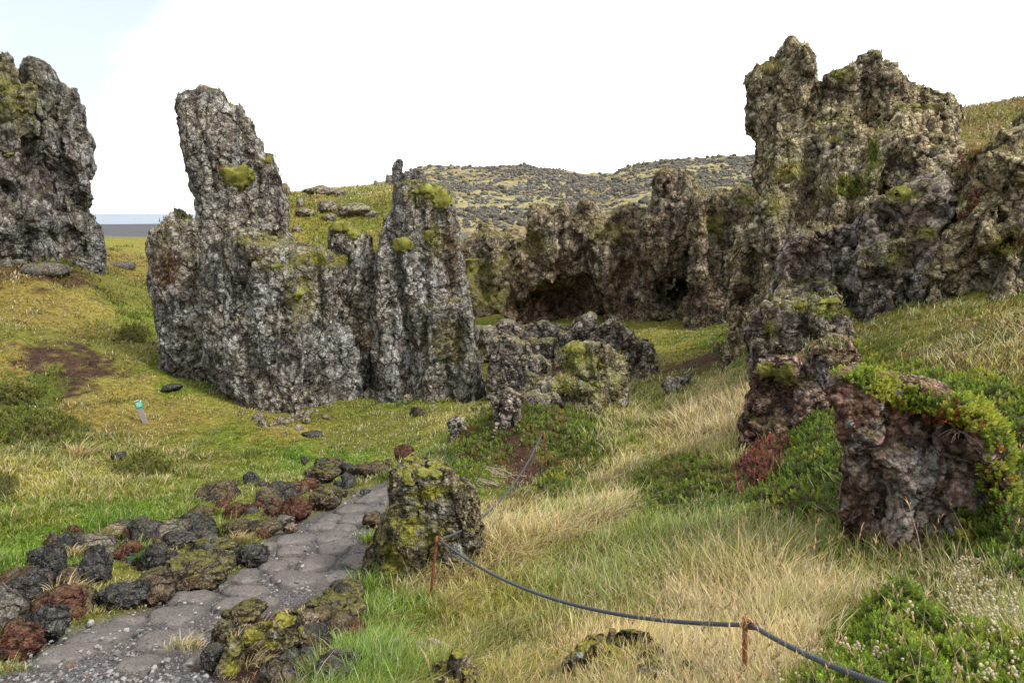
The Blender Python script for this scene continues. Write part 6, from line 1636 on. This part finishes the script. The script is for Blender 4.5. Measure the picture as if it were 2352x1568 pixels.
# ------------------------------------------------------------------ bare roots, dry twigs and a broad-leaved plant
M_root = flat_mat('dry_root', (.27, .21, .16), .9)
def tangle(name, label, cat, start, n, length, spread, rad, seed, up=.2, droop=.6):
    r = np.random.default_rng(seed); V, Q, T, K = [], [], [], 0
    for i in range(n):
        a = r.uniform(*spread); L = length * r.uniform(.5, 1.2); p = np.array(start) + r.normal(0, .25, 3) * [length, length * .5, .02]; pts = []
        dx, dy = math.cos(a), math.sin(a); z0 = float(ground_z(p[0], p[1])) if up is not None else p[2]
        for t in np.linspace(0, 1, 9):
            x = p[0] + dx * L * t + .05 * L * math.sin(5 * t + i); y = p[1] + dy * L * t + .05 * L * math.cos(4 * t + 2 * i)
            z = (float(ground_z(x, y)) + .012 + .05 * math.sin(3.1 * t) * r.uniform(.3, 1)) if up is not None else z0 - droop * L * t * t + .25 * L * t
            pts.append((x, y, z))
        v, q, t_ = tube(pts, rad * np.linspace(1, .4, 9), 5); V.append(v); Q.append(q + K); T.append(t_ + K); K += len(v)
    V = np.concatenate(V); o = make_mesh(name, V - np.array(start), [np.concatenate(Q), np.concatenate(T)], M_root, None, True); o.location = start
    return tag(o, label, cat)
g = ground_hit(1165, 1095)[0]; tangle('bare_roots', 'tangle of bare pale roots on the brown soil beside the far rope post', 'roots', g, 16, .5, (2.4, 3.9), .009, 5)
g = ground_hit(1120, 1120)[0]; tangle('bare_roots', 'lower fan of dry roots at the mound foot above the rope', 'roots', g, 18, .5, (2.6, 3.6), .008, 6)
P_, N_ = B['bank'].hit(2200, 985)
if P_ is not None: tangle('dry_twigs', 'grey dead twigs hanging below the crowberry mat on the big boulder', 'twigs', P_ - [0, .03, 0], 13, .13, (2.6, 6.8), .0028, 7, None)
def dock():
    g = ground_hit(318, 1300)[0] + [0, 0, .05]; h = Heap(); n = 11; a = rng.uniform(0, 6.28, n); lean = np.stack([np.cos(a), np.sin(a)], 1) * rng.uniform(.4, 1.1, (n, 1))
    h.add(*blade_mesh(np.tile(g, (n, 1)) + rng.normal(0, .01, (n, 3)), rng.uniform(.10, .17, n), rng.uniform(.03, .045, n), lean, rng.uniform(.1, .5, n), np.array([.10, .26, .03]) * rng.uniform(.7, 1.3, (n, 1)), 3))
    o = h.build('dock_plant', M_leaf, None, g); o.location = g; tag(o, 'small plant with broad bright green leaves between the border stones', 'plant')
dock()

# heath growing in the hollows of the right-hand cliffs
def heath_patch(key, P, n, base, alt, amt, size, nzmin=.05, seed=0):
    r = B[key]; p, nn, A = sample_faces(r.v, r.q, n); sx, sy = sight(p)
    if not hasattr(r, 'sx'): r.sx, r.sy = sight(r.v)
    k = (poly_sdf(sx.astype(np.float32), sy.astype(np.float32), np.array(P, float)) + 10 * fbm(p / .5, 2, seed) < 0) & (nn[:, 2] > nzmin) & (nn @ np.array([0, -1., 0]) > -.5)
    p, nn = p[k], nn[k]
    if not len(p): return
    h = Heap(); place_sprigs(h, p, nn * .4 + [0, 0, .6], size * rng.uniform(.6, 1.3, len(p)), leaf_tint(p, base, alt, amt, seed + 5))
    lo = np.array(r.o.location); h.build('heath_patch', M_leaf, r.o, lo)
G1, R1, O1 = (.19, .24, .035), (.22, .085, .05), (.26, .20, .06)
heath_patch('crag', [(1900,450),(1920,412),(1975,405),(2005,425),(2000,455),(1950,460)], 90000, G1, R1, .12, .075, 0., 1)
heath_patch('crag', [(1985,420),(1990,330),(2015,315),(2030,400),(2015,440)], 90000, G1, O1, .25, .07, .0, 2)
heath_patch('crag', [(1840,650),(1870,625),(1930,620),(1960,640),(1900,665)], 90000, O1, G1, .3, .06, .0, 3)
heath_patch('crag', [(1770,420),(1785,380),(1820,360),(1830,385),(1795,420)], 90000, O1, G1, .25, .07, .0, 4)
heath_patch('crag', [(2180,420),(2200,350),(2250,345),(2300,370),(2240,410)], 90000, R1, G1, .4, .07, .0, 5)
heath_patch('right', [(2270,570),(2320,530),(2352,520),(2400,540),(2352,575)], 60000, O1, R1, .25, .06, .0, 6)
heath_patch('right', [(2195,510),(2210,460),(2235,430),(2245,470),(2215,520)], 60000, R1, G1, .3, .06, .0, 7)
heath_patch('buttress', [(1990,590),(2010,555),(2070,550),(2090,575),(2030,605)], 60000, G1, R1, .2, .055, .0, 8)
heath_patch('ledge', [(1850,720),(1880,690),(1940,700),(1950,730),(1890,735)], 30000, G1, O1, .3, .045, .1, 9)
heath_patch('saddle', [(2150,470),(2180,380),(2260,360),(2300,400),(2280,470),(2200,500)], 40000, R1, G1, .4, .07, .0, 10)
heath_patch('spire', [(355,640),(365,590),(395,575),(412,600),(400,650),(375,665)], 60000, (.24,.10,.05), O1, .2, .07, -.6, 11)
heath_patch('pillar', [(985,800),(1000,740),(1050,750),(1075,800),(1060,840),(1010,830)], 40000, (.22,.17,.06), (.17,.19,.035), .25, .07, -.1, 12)

# broken stone at the foot of the cliffs
def scree():
    L = [[(362,790),(430,805),(520,860),(590,950),(650,972),(740,940),(870,900),(940,905),(1050,915),(1100,880)], [(1180,765),(1280,752),(1390,745),(1500,700),(1600,700),(1690,770)], [(1090,800),(1140,900),(1230,890),(1420,900),(1480,830)]]
    V, F, C, K = [], [], [], 0; vs = [stone_shape(1300 + i, 3, cuts=9, rough=.22, pores=.14) for i in range(7)]
    for ln in L:
        ln = np.array(ln, float); t = rng.uniform(0, len(ln) - 1, 12 * len(ln)); i = t.astype(int); q = ln[i] * (1 - (t - i))[:, None] + ln[np.minimum(i + 1, len(ln) - 1)] * (t - i)[:, None]
        q = q + rng.normal(0, 1, q.shape) * [18, 9] + [0, 7]; G_ = ground_hit(q[:, 0], q[:, 1], None, 60, True)
        for g in G_:
            v, f, cv = vs[rng.integers(7)]; d = np.linalg.norm(g - [0, 0, EYE]); r = min(.3, (rng.gamma(1.3, .03) + .02) * (d / 14) ** .7); a = rng.uniform(0, 6.28); ca, sa = math.cos(a), math.sin(a)
            w = v * r * rng.uniform(.7, 1.3, 3); V.append(np.stack([w[:, 0] * ca - w[:, 1] * sa, w[:, 0] * sa + w[:, 1] * ca, w[:, 2]], 1) + g + [0, 0, r * .15]); F.append(f + K); K += len(v); C.append(cv)
    V = np.concatenate(V); o = make_mesh('rubble', V, [np.concatenate(F)], M_block, None, True, {'cav': np.concatenate(C), 'paint': np.tile([0, 0, 0, .5], (len(V), 1))})
    tag(o, 'broken lava stones lying along the feet of the cliffs', 'rubble', None, 'stuff')
scree()
